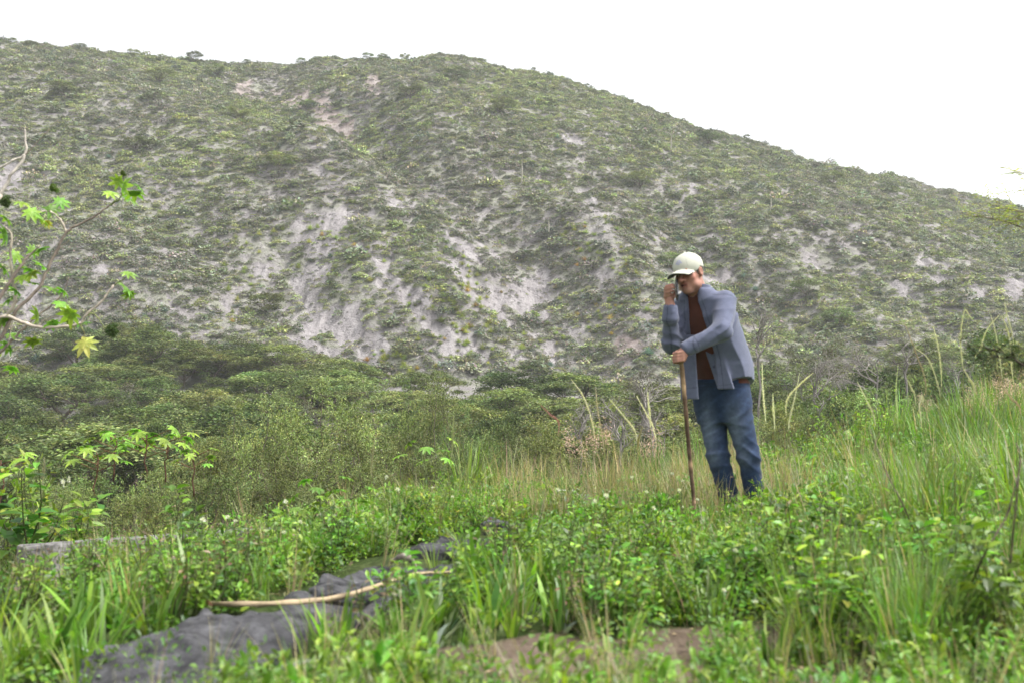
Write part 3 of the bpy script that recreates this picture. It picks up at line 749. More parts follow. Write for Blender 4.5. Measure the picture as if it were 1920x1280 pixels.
def cap_f(P):
    P = hscale(P); q = (P - HC) @ HB.T; r, f, u = q.T
    dome = np.maximum(ell(P, hp(0, -.006, .045), HB, (.088, .108, .086)), .030 - 5.5 * r * r * np.clip(f / .04, 0, 1) - u - .02 * np.clip(-f / .1, 0, 1))
    dome = np.maximum(dome, -ell(P, hp(0, -.006, .04), HB, (.080, .100, .086)))
    bu = .036 - 5.5 * r * r - .12 * np.clip(f - .09, 0, 1); lim = .188 - 9.0 * r * r
    brim = np.maximum(np.maximum(np.abs(u - bu) - .004, f - lim), np.maximum(.055 - f, np.abs(r) - .078))
    brim = np.maximum(brim, -(np.hypot(r / .074, (f + .006) / .092) - 1) * .08)
    d = smin(dome, brim, .006)
    return smin(d, np.linalg.norm(P - hp(0, -.006, .132), axis=1) - .008, .004)
def cap_c(P):
    q = (hscale(P) - HC) @ HB.T; r, f, u = q.T; c = np.tile(A3(.47, .47, .40), (len(P), 1))
    under = (u < .036 - 5.5 * r * r - .12 * np.clip(f - .09, 0, 1)) & (f > .08); c[under] = (.05, .06, .08)
    an = np.arctan2(r, f + .006); seam = (np.abs(((an / (np.pi / 3)) % 1) - .5) < .018) & (u > .05); c[seam] *= .75
    # embroidered emblem on the front panel: a few blue-violet strokes
    em = np.zeros(len(P), bool)
    for x0, y0, x1, y1 in ((-.020, .076, -.006, .092), (-.004, .094, .012, .088), (-.016, .082, .016, .078), (.010, .088, .020, .074), (-.008, .072, .006, .070)):
        A = np.array([x0, y0]); D = np.array([x1 - x0, y1 - y0]); Q = np.stack([r, u], 1) - A; t = np.clip(Q @ D / (D @ D), 0, 1)
        em |= np.linalg.norm(Q - t[:, None] * D, axis=1) < .0032
    c[em & (f > .03)] = (.30, .31, .46)
    return c
def hair_f(P):
    P = hscale(P); q = (P - HC) @ HB.T; r, f, u = q.T
    d = ell(P, hp(0, -.012, .028), HB, (.0805, .096, .094)) + .0015 * np.sin(300 * u + 200 * f)
    d = np.maximum(d, np.maximum(f - .028, -.045 - u + .25 * np.clip(f + .02, 0, 1)))
    return np.maximum(d, -ell(P, hp(.0, .07, -.05), HB, (.1, .065, .08)))
def shoe_f(P):
    d = None
    for L_ in (LEGR, LEGL):
        a = L_[2] * [1, 1, 0] - FV * .03; b = a + FV * .19
        e = smin(cone(P, a + A3(0, 0, .045), b + A3(0, 0, .035), .046, .043), cone(P, a + A3(0, 0, .05), a + A3(0, 0, .13), .045, .046), .03)
        e = np.maximum(e, -P[:, 2] + .0); d = e if d is None else np.minimum(d, e)
    return d
def mat_cloth(name, bump, bscale, rough=.9, sheen=.2, nscale=30, namt=.12): return mat_col(name, rough, .15, nscale, namt, bump, bscale, sheen)
MX, MY = at(1391, 982, 6.67)[:2]
MZ = h1(MX, MY) - .03
man = thing('person', (MX, MY, MZ), 'man in light cap, blue-grey shirt and jeans talking on a phone, leaning on a stick', 'person')
def garment(name, f, lo, hi, st, cf, mat):
    V, Q = surf(f, lo, hi, st); mb = MB(); mb.add(V, Q, cf(V) if callable(cf) else cf); return mb.build(name, mat, man, True)
skin = mat_col('skin', .55, .35, 60, .12, .25, 220)
body = garment('body', body_f, (-.60, -.52, -.02), (.22, .22, 1.88), .0055, body_c, skin)
garment('shirt', shirt_f, (-.62, -.52, .80), (.10, .24, 1.66), .006, shirt_c, mat_cloth('shirt_cotton', .35, 260))
garment('t_shirt', tee_f, (-.55, -.36, .86), (.10, .22, 1.62), .008, (.080, .026, .016), mat_cloth('brown_jersey', .3, 200))
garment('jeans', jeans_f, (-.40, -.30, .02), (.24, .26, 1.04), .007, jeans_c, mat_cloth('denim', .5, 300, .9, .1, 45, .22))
garment('cap', cap_f, (-.60, -.42, 1.60), (-.22, -.04, 1.88), .0035, cap_c, mat_cloth('cap_cotton', .3, 400, .9, .2, 25, .06))
garment('hair', hair_f, (-.50, -.34, 1.58), (-.24, -.06, 1.80), .005, (.055, .045, .038), M['dry'])
garment('shoes', shoe_f, (-.40, -.30, -.04), (.26, .20, .24), .009, (.06, .04, .028), M['bark'])
# phone and stick
def rbox(c, B, hs3, r):
    return lambda P: (lambda e: np.linalg.norm(np.maximum(e, 0), axis=1) + np.minimum(np.max(e, axis=1), 0) - r)(np.abs((P - c) @ B.T) - hs3)
base = np.array([MX, MY, MZ])
pc = A3(-.462, -.284, 1.552); pu = unit(A3(.0, .50, .87)); pn = unit(np.cross(pu, A3(0, 1, 0)) + A3(-.3, 0, 0)); pn = unit(pn - pu * (pn @ pu)); ps = np.cross(pu, pn)
V, Q = surf(rbox(pc, np.stack([ps, pn, pu]), np.array([.030, .003, .060]), .004), pc - .09, pc + .09, .0035)
mb = MB(); q = (V - pc) @ np.stack([ps, pn, pu]).T; cc = np.tile(A3(.03, .03, .035), (len(V), 1)); cc[np.abs(q[:, 1]) < .0015] = (.25, .25, .27); mb.add(V - pc, Q, cc)
ph = mb.build('mobile_phone', mat_col('phone_shell', .25, .5), None, True); ph.location = base + pc
tag(ph, 'slim dark mobile phone held to the ear of the man', 'phone')
mb = MB()
sp = spline([A3(-.470, -.398, 1.160), A3(-.455, -.398, 1.05), A3(-.438, -.39, .85), A3(-.418, -.375, .62), A3(-.395, -.36, .36), A3(-.372, -.34, .12), A3(-.362, -.33, -.03)], 40)
rad = np.interp(np.linspace(0, 1, 40), [0, .06, .4, .8, 1], [.011, .0145, .0135, .0115, .010]) * (1 + .12 * np.sin(np.arange(40) * 2.1) * rng.random(40))
t = np.linspace(0, 1, 40)[:, None]
sc_ = np.where(t < .32, A3(.25, .17, .10), np.where(t < .45, A3(.14, .09, .06), A3(.095, .062, .044))) * np.exp(rng.normal(0, .22, (40, 1)))
sc_[30:34] = (.30, .20, .13); sc_[24] = (.3, .2, .12)
tube(mb, sp - sp[-1], rad, sc_, 9, .0008)
st = mb.build('walking_stick', M['bark'], None, True); st.location = base + sp[-1]
tag(st, 'rough brown wooden stick under the hand of the man', 'stick')

# ------------------------------------------------------------------ trees and shrubs of the valley
AC_TOP = (.165, .205, .070); AC_MID = (.115, .148, .052); AC_DRK = (.058, .078, .034); AC_YEL = (.215, .245, .075); BARK = (.13, .105, .085); GBARK = (.24, .22, .205)
def tree_meshes(name, seed, W, H, pads, npad, size, cols, wts, padr, padz, trunkc, layered=True, bare=0.0, nest=.3, strand=0):
    """a spreading tree: forked trunk and limbs, crown of many leaf sprays gathered in flattened pads"""
    global rng
    keep = rng; rng = np.random.default_rng(seed)
    tb, cb = MB(), MB()
    fork = np.array([rng.normal(0, .15), rng.normal(0, .15), H * rng.uniform(.12, .25)])
    tube(tb, wig((0, 0, -.6), fork, 5, .04), np.linspace(.17, .13, 5) * H / 5, trunkc, 7)
    limbs = []
    nl = 5
    for i in range(nl):
        a = 2 * np.pi * (i + rng.uniform(-.3, .3)) / nl; rr = W * rng.uniform(.18, .32)
        e = np.array([rr * np.cos(a), rr * np.sin(a), H * rng.uniform(.45, .62)])
        p = wig(fork, e, 6, .07 * H / 5); limbs.append(p); tube(tb, p, np.linspace(.10, .06, 6) * H / 5, trunkc, 6)
    for i in range(pads):
        a = rng.random() * 2 * np.pi; r = np.sqrt(rng.random()) * .5 * W * (1 - .1 * rng.random())
        dome = 1 - (2 * r / W) ** 2 * .42
        z = H * dome * rng.uniform(.84, .97) if rng.random() < .62 or not layered else H * dome * rng.uniform(.4, .8)
        if not layered: z = H * (1 - (2 * r / W) ** 2.4 * .75) * rng.uniform(.3, .97)
        c = np.array([r * np.cos(a), r * np.sin(a), max(z, .25)])
        lm = limbs[rng.integers(nl)]; lm = min(limbs, key=lambda q: np.linalg.norm(q[-1] - c)) if rng.random() < .8 else lm
        j = rng.integers(3, 6)
        tube(tb, wig(lm[j], c - [0, 0, .05], 5, .06), np.linspace(.035, .008, 5) * H / 5, trunkc, 4)
        for q in range(4):
            e = c + rng.normal(0, 1, 3) * [padr * .6, padr * .6, padz * .6]; tube(tb, wig(c - [0, 0, .08], e, 3, .03), np.linspace(.010, .004, 3) * H / 5, trunkc, 3)
        if rng.random() < bare: continue
        n = int(npad * rng.uniform(.6, 1.3)); pr = padr * rng.uniform(.7, 1.25)
        if strand:
            ns = max(3, n // strand); b = rng.normal(0, .55, (ns, 3)) * [pr, pr, padz] + c
            out = unit((b - c) * [1, 1, .6] + rng.normal(0, .35, (ns, 3)) + [0, 0, .15]); ln = rng.uniform(.5, 1.3, ns) * pr * .95
            t = np.tile(np.linspace(0, 1, strand), ns); I = np.repeat(np.arange(ns), strand)
            P = b[I] + out[I] * (t * ln[I])[:, None] - np.stack([0 * t, 0 * t, .25 * t * t * ln[I]], 1)
            sdv = unit(np.cross(out[I], rng.normal(0, 1, (len(t), 3)) * .3 + [0, 0, 1])); sgn = np.where(np.arange(len(t)) % 2 == 0, 1, -1)[:, None]
            D = unit(sdv * sgn + out[I] * .5 + rng.normal(0, .15, (len(t), 3))); Nn = rdir(len(t)) * .5 + [0, 0, 1]
        else:
            g = rng.normal(0, .5, (n, 3)); P = c + g * [pr, pr, padz]; P[:, 2] -= .6 * padz * (g[:, 0] ** 2 + g[:, 1] ** 2)
            D = rdir(n) * [1, 1, .15]; Nn = rdir(n) * .9 + [0, -.15, .8]
        hgt = (P[:, 2] - c[2]) / padz; hz = np.clip(.5 + .5 * hgt + rng.normal(0, .2, len(P)), 0, 1)
        C = mixc(len(P), cols, wts, .18, .07) * np.exp(rng.normal(0, .22)) * np.exp(rng.normal(0, .05, 3))
        rhombs(cb, P, D, Nn, size * rng.uniform(.7, 1.4, len(P)), size * .42 * rng.uniform(.7, 1.3, len(P)), C)
    tm = tb.mesh(name + '_trunk', M['bark'], True); cm = cb.mesh(name + '_crown', M['acacia'])
    rng = keep
    return tm, cm
ACC = [AC_TOP, AC_MID, AC_DRK, AC_YEL]
FAR = [tree_meshes('acacia', 11 + i, 7, 4.6, 44, 400, .19, ACC, [3, 3, 1, .6], .85, .22, BARK) for i in range(4)]
FARG = [tree_meshes('grey_acacia', 21 + i, 7, 4.4, 30, 150, .16, [(.15, .145, .095), (.12, .12, .075), AC_MID], [2, 2, 1], .85, .22, GBARK, bare=.35) for i in range(2)]
DENSE = [tree_meshes('dense_tree', 31 + i, 5.5, 5, 60, 190, .19, [(.05, .075, .028), (.075, .10, .035), (.03, .045, .02)], [2, 2, 1], .7, .4, BARK, layered=False) for i in range(2)]
NEAR = [tree_meshes('feathery_bush', 41 + i, 5.2, 4.6, 95, 620, .085, [(.15, .195, .068), (.235, .285, .09), (.10, .135, .05), (.16, .145, .095)], [3, 2, 2, .3], .42, .2, BARK, layered=False, strand=14, bare=.06) for i in range(4)]
def dead_mesh(name, seed, W, H, colr, depth=5, br=4):
    global rng
    keep = rng; rng = np.random.default_rng(seed); tb = MB()
    def grow(p, d, L, r, k):
        q = p + d * L; mid = (p + q) / 2 + rng.normal(0, .09 * L, 3); tube(tb, np.array([p, mid, q]), [r, r * .85, r * .68], np.asarray(colr) * np.exp(rng.normal(0, .15)), 5 if k < 2 else 3)
        if k >= depth: return
        for i in range(br if k else br + 1):
            nd = unit(d + rng.normal(0, .62, 3) * [W, W, .75] + [0, 0, .1]); s = mid if rng.random() < .35 else q
            grow(s, nd, L * rng.uniform(.58, .86), r * .62, k + 1)
    tube(tb, wig((0, 0, -3.2), (0, 0, -.15), 5, .06), .04, colr, 5); grow(np.array([0, 0, -.2]), unit(np.array([.1, 0, 1.0])), H * .28, .035 * H / 2, 0)
    m = tb.mesh(name, M['bark']); rng = keep; return m
DEAD = [dead_mesh('bare_branches', 51 + i, 1.25, 3.0, GBARK, 5, 3) for i in range(3)]
# hazy green wood that fills the valley floor behind the trees one can tell apart
ordn = ['first', 'second', 'third', 'fourth', 'fifth', 'sixth', 'seventh', 'eighth', 'ninth', 'tenth', 'eleventh', 'twelfth', 'thirteenth', 'fourteenth', 'fifteenth', 'sixteenth', 'seventeenth',
        'eighteenth', 'nineteenth', 'twentieth', 'twenty-first', 'twenty-second', 'twenty-third', 'twenty-fourth', 'twenty-fifth', 'twenty-sixth', 'twenty-seventh', 'twenty-eighth', 'twenty-ninth', 'thirtieth']
_use = {}
def plant_tree(name, meshes, Hm, Wm, px, ptop, Y, wpx, label, cat, group, minh=1.2):
    p = at(px, ptop, Y); z0 = h1(p[0], Y)
    wd = wpx / FPX * Y
    while p[2] - z0 < .5 * wd and Y > 30:
        Y *= .96; p = at(px, ptop, Y); z0 = h1(p[0], Y); wd = wpx / FPX * Y
    hh = max(minh, p[2] - z0)
    k = _use.get(name, 0); _use[name] = k + 1; tm, cm = meshes[k % len(meshes)]
    rz = random.uniform(0, 6.28)
    sxy = max(wd / Wm, .35 * hh / Hm); t = thing(name, (p[0], Y, z0), label, cat, group, rz, (sxy, sxy, hh / Hm))
    if tm: mkobj('trunk', tm, t)
    if cm: tag(mkobj('crown', cm, t), kind='stuff')
    return t
def row(name, meshes, Hm, Wm, items, lab, cat, group):
    items = sorted(items)
    for i, (px, pt, Y, wp) in enumerate(items):
        plant_tree(name, meshes, Hm, Wm, px, pt, Y, wp, lab % ordn[i], cat, group)
row('acacia_tree', FAR, 4.6, 7, [(281, 603, 98, 190), (455, 628, 96, 150), (545, 640, 94, 160), (400, 645, 93, 130), (647, 668, 90, 140), (345, 660, 88, 110), (150, 600, 104, 130), (40, 690, 86, 190)],
    'flat-topped acacia at the foot of the slope, %s from the left in its back row', 'tree', 'acacias at the foot of the slope')
row('acacia_tree', FAR, 4.6, 7, [(255, 686, 76, 160), (120, 690, 74, 200), (512, 680, 78, 190), (375, 722, 64, 190), (650, 697, 76, 170), (760, 728, 70, 140), (480, 728, 62, 170), (590, 700, 70, 150), (215, 735, 62, 150), (1086, 690, 84, 190), (1000, 730, 70, 150), (905, 728, 74, 130)],
    'dark green layered acacia in the valley, %s from the left in the middle row', 'tree', 'acacias across the valley')
row('acacia_tree', FAR, 4.6, 7, [(190, 776, 48, 200), (60, 765, 46, 170), (310, 770, 44, 150), (1126, 735, 46, 170), (1020, 768, 40, 210), (940, 760, 42, 170), (1240, 760, 40, 190), (1340, 770, 36, 150), (1470, 735, 40, 160), (1560, 700, 44, 170), (1862, 598, 46, 220), (1740, 640, 48, 170), (1640, 665, 44, 150), (1920, 620, 40, 180), (1430, 690, 55, 150), (820, 760, 44, 150)],
    'green spreading acacia in the valley bottom, %s from the left in the nearer row', 'tree', 'acacias in the valley bottom')
row('grey_acacia_tree', FARG, 4.4, 7, [(256, 712, 70, 140), (974, 716, 88, 90), (1540, 645, 60, 130), (1210, 690, 66, 130), (1590, 625, 70, 130), (560, 745, 56, 120), (1480, 640, 76, 120)],
    'greyish thinly leafed acacia, %s from the left of its kind in the valley', 'tree', 'grey thin acacias')
row('dense_tree', DENSE, 5, 5.5, [(20, 735, 58, 150), (95, 800, 50, 170), (290, 735, 72, 90), (340, 800, 40, 110), (180, 820, 40, 140), (10, 830, 38, 120), (255, 830, 36, 130), (450, 820, 34, 130), (1190, 800, 34, 150), (1300, 740, 42, 130), (1420, 790, 30, 140)],
    'dense dark broadleaf tree in the shaded hollow, %s from the left of its kind', 'tree', 'dark trees in the hollow')
row('feathery_bush', NEAR, 4.1, 4.7, [(583, 745, 24, 240), (520, 770, 20, 200), (456, 780, 22, 200), (680, 755, 26, 220), (822, 722, 27, 170), (737, 735, 30, 170), (640, 820, 17, 220), (500, 850, 16, 200), (428, 885, 14, 210), (690, 872, 13, 140), (300, 880, 15, 230), (180, 890, 14, 200), (90, 870, 17, 190), (360, 830, 21, 180), (930, 800, 22, 170), (1010, 810, 18, 200), (890, 780, 25, 160), (770, 820, 20, 180), (860, 860, 16, 150), (1110, 810, 20, 170), (1220, 830, 18, 150), (1330, 800, 20, 160), (250, 930, 11, 190), (120, 950, 11, 160), (530, 905, 12, 170), (1460, 770, 19, 170), (1560, 760, 18, 170), (1640, 730, 20, 180), (1380, 850, 13, 130)],
    'feathery green thorn bush below the bank, %s from the left of its kind', 'bush', 'feathery bushes below the bank')
for i, (px, pt, Y, wp) in enumerate([(1219, 690, 15, 190), (1160, 735, 17, 150), (1245, 760, 13, 120), (1420, 575, 22, 130), (1697, 610, 22, 120), (1640, 640, 24, 130), (1530, 660, 20, 150), (1090, 750, 20, 120), (1790, 660, 20, 110)]):
    lab = ['leafless grey branches tangled behind the stick of the man', 'bare grey thorn bush among the pale grass plumes', 'low leafless grey bush beside the walking stick', 'thin bare tree rising behind the shoulder of the man',
           'tangled grey dead bush behind the tall plumes', 'bare grey bush beside the tangled dead bush', 'dark bare branches arching over the bushes behind the man', 'small grey leafless bush below the leaning plumes', 'thin grey dead twigs under the tall plumes on the bank'][i]
    p = at(px, pt, Y); z0 = h1(p[0], Y); zb = max(z0, p[2] - wp / FPX * Y * 1.3)
    s_ = wp / FPX * Y / 2.5; t = thing('dead_bush', (p[0], Y, p[2] - 2.1 * s_), lab, 'bush', 'leafless bushes', random.uniform(0, 6), (s_, s_, s_ * .9))
    mkobj('branches', DEAD[i % 3], t)
fillers = 0
for i in range(900):
    if fillers >= 60: break
    Y = math.sqrt(random.uniform(30 ** 2, 97 ** 2)); s_ = random.uniform(-.56, .56); X = s_ * Y; z0 = h1(X, Y)
    if z0 - near_base(np.array([X]), np.array([Y]))[0] < 1 or (Y > 84 and -.12 < s_ < .1): continue
    k = random.randrange(4); wd = random.uniform(5, 8.5); hh = random.uniform(3.0, 4.6)
    t = thing('acacia_tree', (X, Y, z0), 'green acacia packed among its neighbours in the valley wood', 'tree', 'packed acacias of the valley wood', random.uniform(0, 6.28), (wd / 7, wd / 7, hh / 4.6))
    mkobj('trunk', FAR[k][0], t); tag(mkobj('crown', FAR[k][1], t), kind='stuff'); fillers += 1
# green undergrowth between the trunks
mb = []
X = rng.uniform(-.78, .78, 11500); Y = np.sqrt(rng.uniform(11 ** 2, 97 ** 2, 11500)); X = X * Y; Z = h(X, Y)
k = (Z < near_base(X, Y) + 2.5) & (Y > 8.6 + .75 * np.clip(X, 0, 18) + 2)
X, Y, Z = X[k], Y[k], Z[k]; n = len(X)
under = []
for i, (c_, w_) in enumerate([([AC_MID, AC_DRK, AC_TOP], [2, 1, 1]), ([(.06, .085, .03), AC_DRK], [2, 1]), ([(.13, .12, .07), AC_TOP, TWG], [1, 2, 1])]):
    m_ = MB(); nn = 420; r_ = np.sqrt(rng.random(nn)); a_ = rng.random(nn) * 6.28
    P_ = np.stack([r_ * np.cos(a_), r_ * np.sin(a_), .95 * (1 - r_ ** 2.2) * rng.uniform(.35, 1, nn)], 1)
    rhombs(m_, P_, rdir(nn) * [1, 1, .5], rdir(nn, 1.5), .15 * rng.uniform(.6, 1.4, nn), .075 * rng.uniform(.6, 1.4, nn), mixc(nn, c_, w_)); under.append(m_.build(pname('undergrowth_clump', i), M['acacia'], link=False))
sc = np.clip(.5 + Y / 60, .6, 1.6) * rng.uniform(.6, 1.3, n)
scatter('valley_undergrowth', np.stack([X, Y, Z - .1], 1), np.stack([0 * X, 0 * X, rng.uniform(0, 6.28, n)], 1), np.stack([sc * 1.1, sc * 1.1, sc], 1), rng.integers(0, 3, n), under,
        'dark green undergrowth filling the valley floor between the trees')

# ------------------------------------------------------------------ trees standing out on the slope and along its crest
SLP = [tree_meshes('slope_acacia', 61 + i, 6, 4, 22, 150, .30, [AC_MID, AC_TOP, (.12, .135, .07)], [2, 1, 1], 1.0, .35, BARK) for i in range(3)]
crest = [(58, 84, 44), (250, 84, 40), (22, 72, 36), (150, 88, 40), (345, 104, 34), (465, 106, 34), (565, 100, 36), (595, 100, 30), (690, 90, 36), (718, 92, 34), (760, 92, 36), (1000, 126, 18), (905, 116, 26), (1185, 188, 20), (1400, 246, 24), (1672, 314, 18), (305, 98, 30)]
for i, (px, pt, wp) in enumerate(sorted(crest)):
    Yc = None
    for pb in range(pt + 3, pt + 40, 2):
        q = hit(px, pb, 120)
        if q is not None: Yc = q; break
    if Yc is None: continue
    Y = Yc[1]; hh = max(1.2, (at(px, pt, Y)[2] - Yc[2]) * .8); sxy = wp * .6 / FPX * Y / 6; hh *= .8
    t = thing('crest_tree', Yc, 'small dark tree on the skyline, %s from the left along the crest' % ordn[i], 'tree', 'trees along the crest', random.uniform(0, 6), (sxy, sxy, hh / 4))
    tm, cm = SLP[i % 3]; mkobj('trunk', tm, t); tag(mkobj('crown', cm, t), kind='stuff')
slope = [(120, 185), (300, 158), (405, 145), (365, 118), (450, 225), (575, 205), (770, 185), (860, 150), (1325, 275), (940, 215), (1200, 355), (1560, 350), (1265, 505), (500, 590), (525, 320), (1575, 610), (1510, 560), (250, 285)]
for i, (px, py) in enumerate(sorted(slope)):
    q = hit(px, py, 100)
    if q is None: continue
    s_ = random.uniform(.55, .85)
    t = thing('slope_tree', q, 'small rounded thorn tree standing out from the scrub on the slope', 'tree', 'lone thorn trees on the slope', random.uniform(0, 6), (s_ * random.uniform(.75, 1.1), s_, s_ * random.uniform(.7, 1.0)))
    tm, cm = SLP[i % 3]; mkobj('trunk', tm, t); tag(mkobj('crown', cm, t), kind='stuff')

# ------------------------------------------------------------------ agaves and rosettes
def rosette_mesh(name, seed, n, L, W, C, C2, erect):
    global rng
    keep = rng; rng = np.random.default_rng(seed); mb = MB()
    for i in range(n):
        a = i * 2.4; t = (i + .5) / n; el = R(85 - 78 * t ** erect)
        d = np.array([np.cos(a) * np.cos(el), np.sin(a) * np.cos(el), np.sin(el)]); up = np.array([-np.cos(a) * np.sin(el), -np.sin(a) * np.sin(el), np.cos(el)])
        leaves(mb, [[0, 0, .05 * L]], [d], [up], L * rng.uniform(.75, 1.1), W, np.asarray(C) * (1 - t) + np.asarray(C2) * t, .12, .35)
    m = mb.mesh(name, M['leaf']); rng = keep; return m
AGV = rosette_mesh('agave_leaves', 71, 34, 1.0, .17, (.15, .22, .23), (.10, .16, .18), .9)
agv = [(70, 668, 34, 'large blue-grey agave above the acacias at the edge of the slope'), (1215, 654, 30, 'blue-grey agave close to the elbow of the man'), (1032, 680, 22, 'small blue-grey agave on the yellowish spur below the gully'),
       (1415, 540, 20, 'blue-grey agave just beside the collar of the man'), (1395, 515, 18, 'pale blue agave above the shoulder of the man'), (1550, 416, 18, 'pale green-blue agave on the upper slope behind the man'), (620, 478, 18, 'blue agave above the bare rock patch'),
       (205, 292, 16, 'pale blue agave high on the slope above the castor plant'), (175, 298, 14, 'small pale agave high beside another on the upper slope'), (1270, 445, 20, 'blue-grey agave above the white cap'), (310, 580, 18, 'grey-blue agave on the scree above the acacias'), (845, 412, 14, 'small blue agave on the rim of the gully'),
       (1045, 255, 18, 'blue agave beside the pale scar high on the ridge'), (1155, 555, 16, 'dark blue agave above the phone hand of the man'), (1870, 455, 14, 'small blue agave far out on the ridge side')]
for px, py, wp, lab in agv:
    q = hit(px, py + wp * .35, 70)
    if q is None: continue
    s_ = wp / FPX * q[1] / 1.75
    t = thing('agave', q + [0, -.2, -.02], lab, 'agave', 'agaves on the slope', random.uniform(0, 6), (s_, s_, s_)); mkobj('leaves', AGV, t)
    tag(t.children[0], kind='stuff')
mb = MB(); tube(mb, wig((0, 0, -.2), (.1, 0, 6), 6, .03), [.10, .09, .08, .07, .05, .03], (.36, .34, .28), 6); STK = mb.mesh('flower_pole', M['dry'])
for px, pb, pt, lab in ((1258, 287, 250, 'tall pale agave flower pole standing on the upper ridge slope'), (978, 350, 300, 'thin straw agave flower pole in the middle of the slope'), (1445, 397, 372, 'short pale flower pole on the slope above the cap'), (1028, 448, 410, 'thin dry flower pole beside the gully')):
    q = hit(px, pb, 100)
    if q is None: continue
    hh = at(px, pt, q[1])[2] - q[2]; t = thing('agave_flower_pole', q, lab, 'plant', 'agave flower poles'); t.scale = (1, 1, max(.3, hh / 6)); mkobj('pole', STK, t)
BRO = [rosette_mesh('rosette_leaves', 75 + i, 26, .55, .075, c1, c2, .8) for i, (c1, c2) in enumerate([((.28, .34, .08), (.20, .26, .07)), ((.34, .36, .09), (.24, .27, .08)), ((.42, .30, .10), (.36, .22, .08))])]
zones = [(840, 560, 90, 80, 60), (900, 640, 110, 55, 60), (640, 470, 90, 70, 26), (1130, 470, 80, 50, 34), (1140, 590, 90, 70, 50), (470, 545, 50, 60, 18), (760, 690, 60, 30, 22), (720, 680, 30, 20, 16), (480, 440, 60, 40, 14), (1080, 440, 60, 40, 14)]
nb_ = 0
for cx, cy, rx, ry, cnt in zones:
    for i in range(cnt):
        q = hit(random.gauss(cx, rx * .55), random.gauss(cy, ry * .55), 90)
        if q is None or q[1] < 92: continue
        s_ = random.uniform(.6, 1.25); ty = 0 if random.random() < .5 else (1 if random.random() < .88 else 2)
        o = mkobj('rosette_plant', BRO[ty], None); o.location = q + [0, 0, .05]; o.scale = (s_, s_, s_ * random.uniform(.8, 1.2)); o.rotation_euler = (random.gauss(.15, .1), 0, random.uniform(0, 6)); nb_ += 1
        lab = ['small yellow-green spiky rosette on the bare lower slope', 'small bright yellow spiky rosette on the bare lower slope', 'small orange-brown spiky rosette on the bare lower slope'][ty]
        tag(o, lab, 'plant', ['yellow-green rosettes on the slope', 'yellow rosettes on the slope', 'orange rosettes on the slope'][ty])

# ------------------------------------------------------------------ the bank in front: slabs, wall, sticks, stones
def gp(px, py, dz=0.0):
    Ys = np.linspace(1.6, 26, 2600); d = at(px, py, 1.0); X = d[0] * Ys; Z = CAM[2] + (d[2] - CAM[2]) * Ys
    m = np.nonzero(h(X, Ys) + dz >= Z)[0]; i = m[0] if len(m) else len(Ys) - 1
    return np.array([X[i], Ys[i], h1(X[i], Ys[i]) + dz])
def chunk(name, c, rz, hs3, seed, colr, label, cat, group=None, st=.014, rough=.03, kidx='stone', edge=1.0):
    hs3 = np.asarray(hs3, float)
    def f(P):
        e = np.abs(P) - hs3 * (1 + .0 * P[:, :1]); mn = min(hs3[0], hs3[1], .2); ed = .5 * mn * (fbm(P[:, 0] * 6 + seed * 7 + P[:, 2] * 3, P[:, 1] * 6 + P[:, 2] * 9, seed, 3) - .5) * edge
        e[:, 0] += ed; e[:, 1] += ed * 1.2
        e[:, 2] += rough * 2 * (fbm(P[:, 0] * 5, P[:, 1] * 5 + seed, seed + 5, 4) - .5) + .4 * rough * (fbm(P[:, 0] * 24, P[:, 1] * 24 + seed, seed + 9, 2) - .5)
        pit_ = np.hypot(P[:, 0] - hs3[0] * .25, P[:, 1] - hs3[1] * .55)
        e[:, 2] += min(.05, hs3[2] * .5) * np.exp(-(pit_ / .09) ** 2) * edge
        return np.linalg.norm(np.maximum(e, 0), axis=1) + np.minimum(np.max(e, axis=1), 0) - min(.012, hs3[2] * .3)
    V, Q = surf(f, -hs3 - .07, hs3 + .07, st)
    mb = MB(); k = (fbm(V[:, 0] * 9 + seed, V[:, 1] * 9, seed + 3, 4)[:, None] - .5) * .9
    mb.add(V, Q, np.clip(np.asarray(colr) * (1 + k), .02, .9)); o = mb.build(name, M[kidx], None, False)
    o.location = c; o.rotation_euler = (random.gauss(0, .03), random.gauss(0, .03), rz); return tag(o, label, cat, group)
SG = 'broken concrete slabs along the path edge'; SC = (.058, .058, .062)
for x, y, hx, hy, lab, dz in ((-1.06, 2.86, .27, .72, 'large dark grey concrete slab at the bottom edge of the picture', .0), (-.74, 3.86, .20, .22, 'broken dark grey slab piece under the dry stem', .0), (-.56, 4.55, .20, .40, 'dark grey slab lying beside the bend of the dry stem', .0),
                              (-.33, 5.45, .13, .26, 'flat grey slab behind the pale stub, half grown over', .0), (-.02, 6.3, .15, .10, 'small blue-grey stone slab furthest along the row', .03)):
    chunk('concrete_slab', (x, y, h1(x, y) - .040 + dz), -R(17), (hx, hy, .075), int(hy * 100), SC, lab, 'slab', SG, .013, .055)
wa, wb = at(40, 1028, 7.0), at(600, 974, 8.45); L_ = np.linalg.norm((wb - wa)[:2]); wc = (wa + wb) / 2
chunk('concrete_wall', (wc[0], wc[1], -.18 - .37), math.atan2(wb[1] - wa[1], wb[0] - wa[0]), (L_ / 2, .09, .36), 3, (.15, .145, .14), 'low weathered grey concrete wall behind the leafy weeds', 'wall', None, .022, .010, 'stone', .12)
def stone(px, py, wp, hp_, seed, colr, label, group=None, dz=0):
    p = gp(px, py); w_ = wp / FPX * p[1] / 2; hh = hp_ / FPX * p[1] / 2
    return chunk('stone', p + [0, 0, hh * .5 + dz], random.uniform(0, 3), (w_ * .9, w_ * .7, hh), seed, colr, label, 'stone', group, max(.006, min(w_, hh * 2) / 7), min(.02, hh * .3))
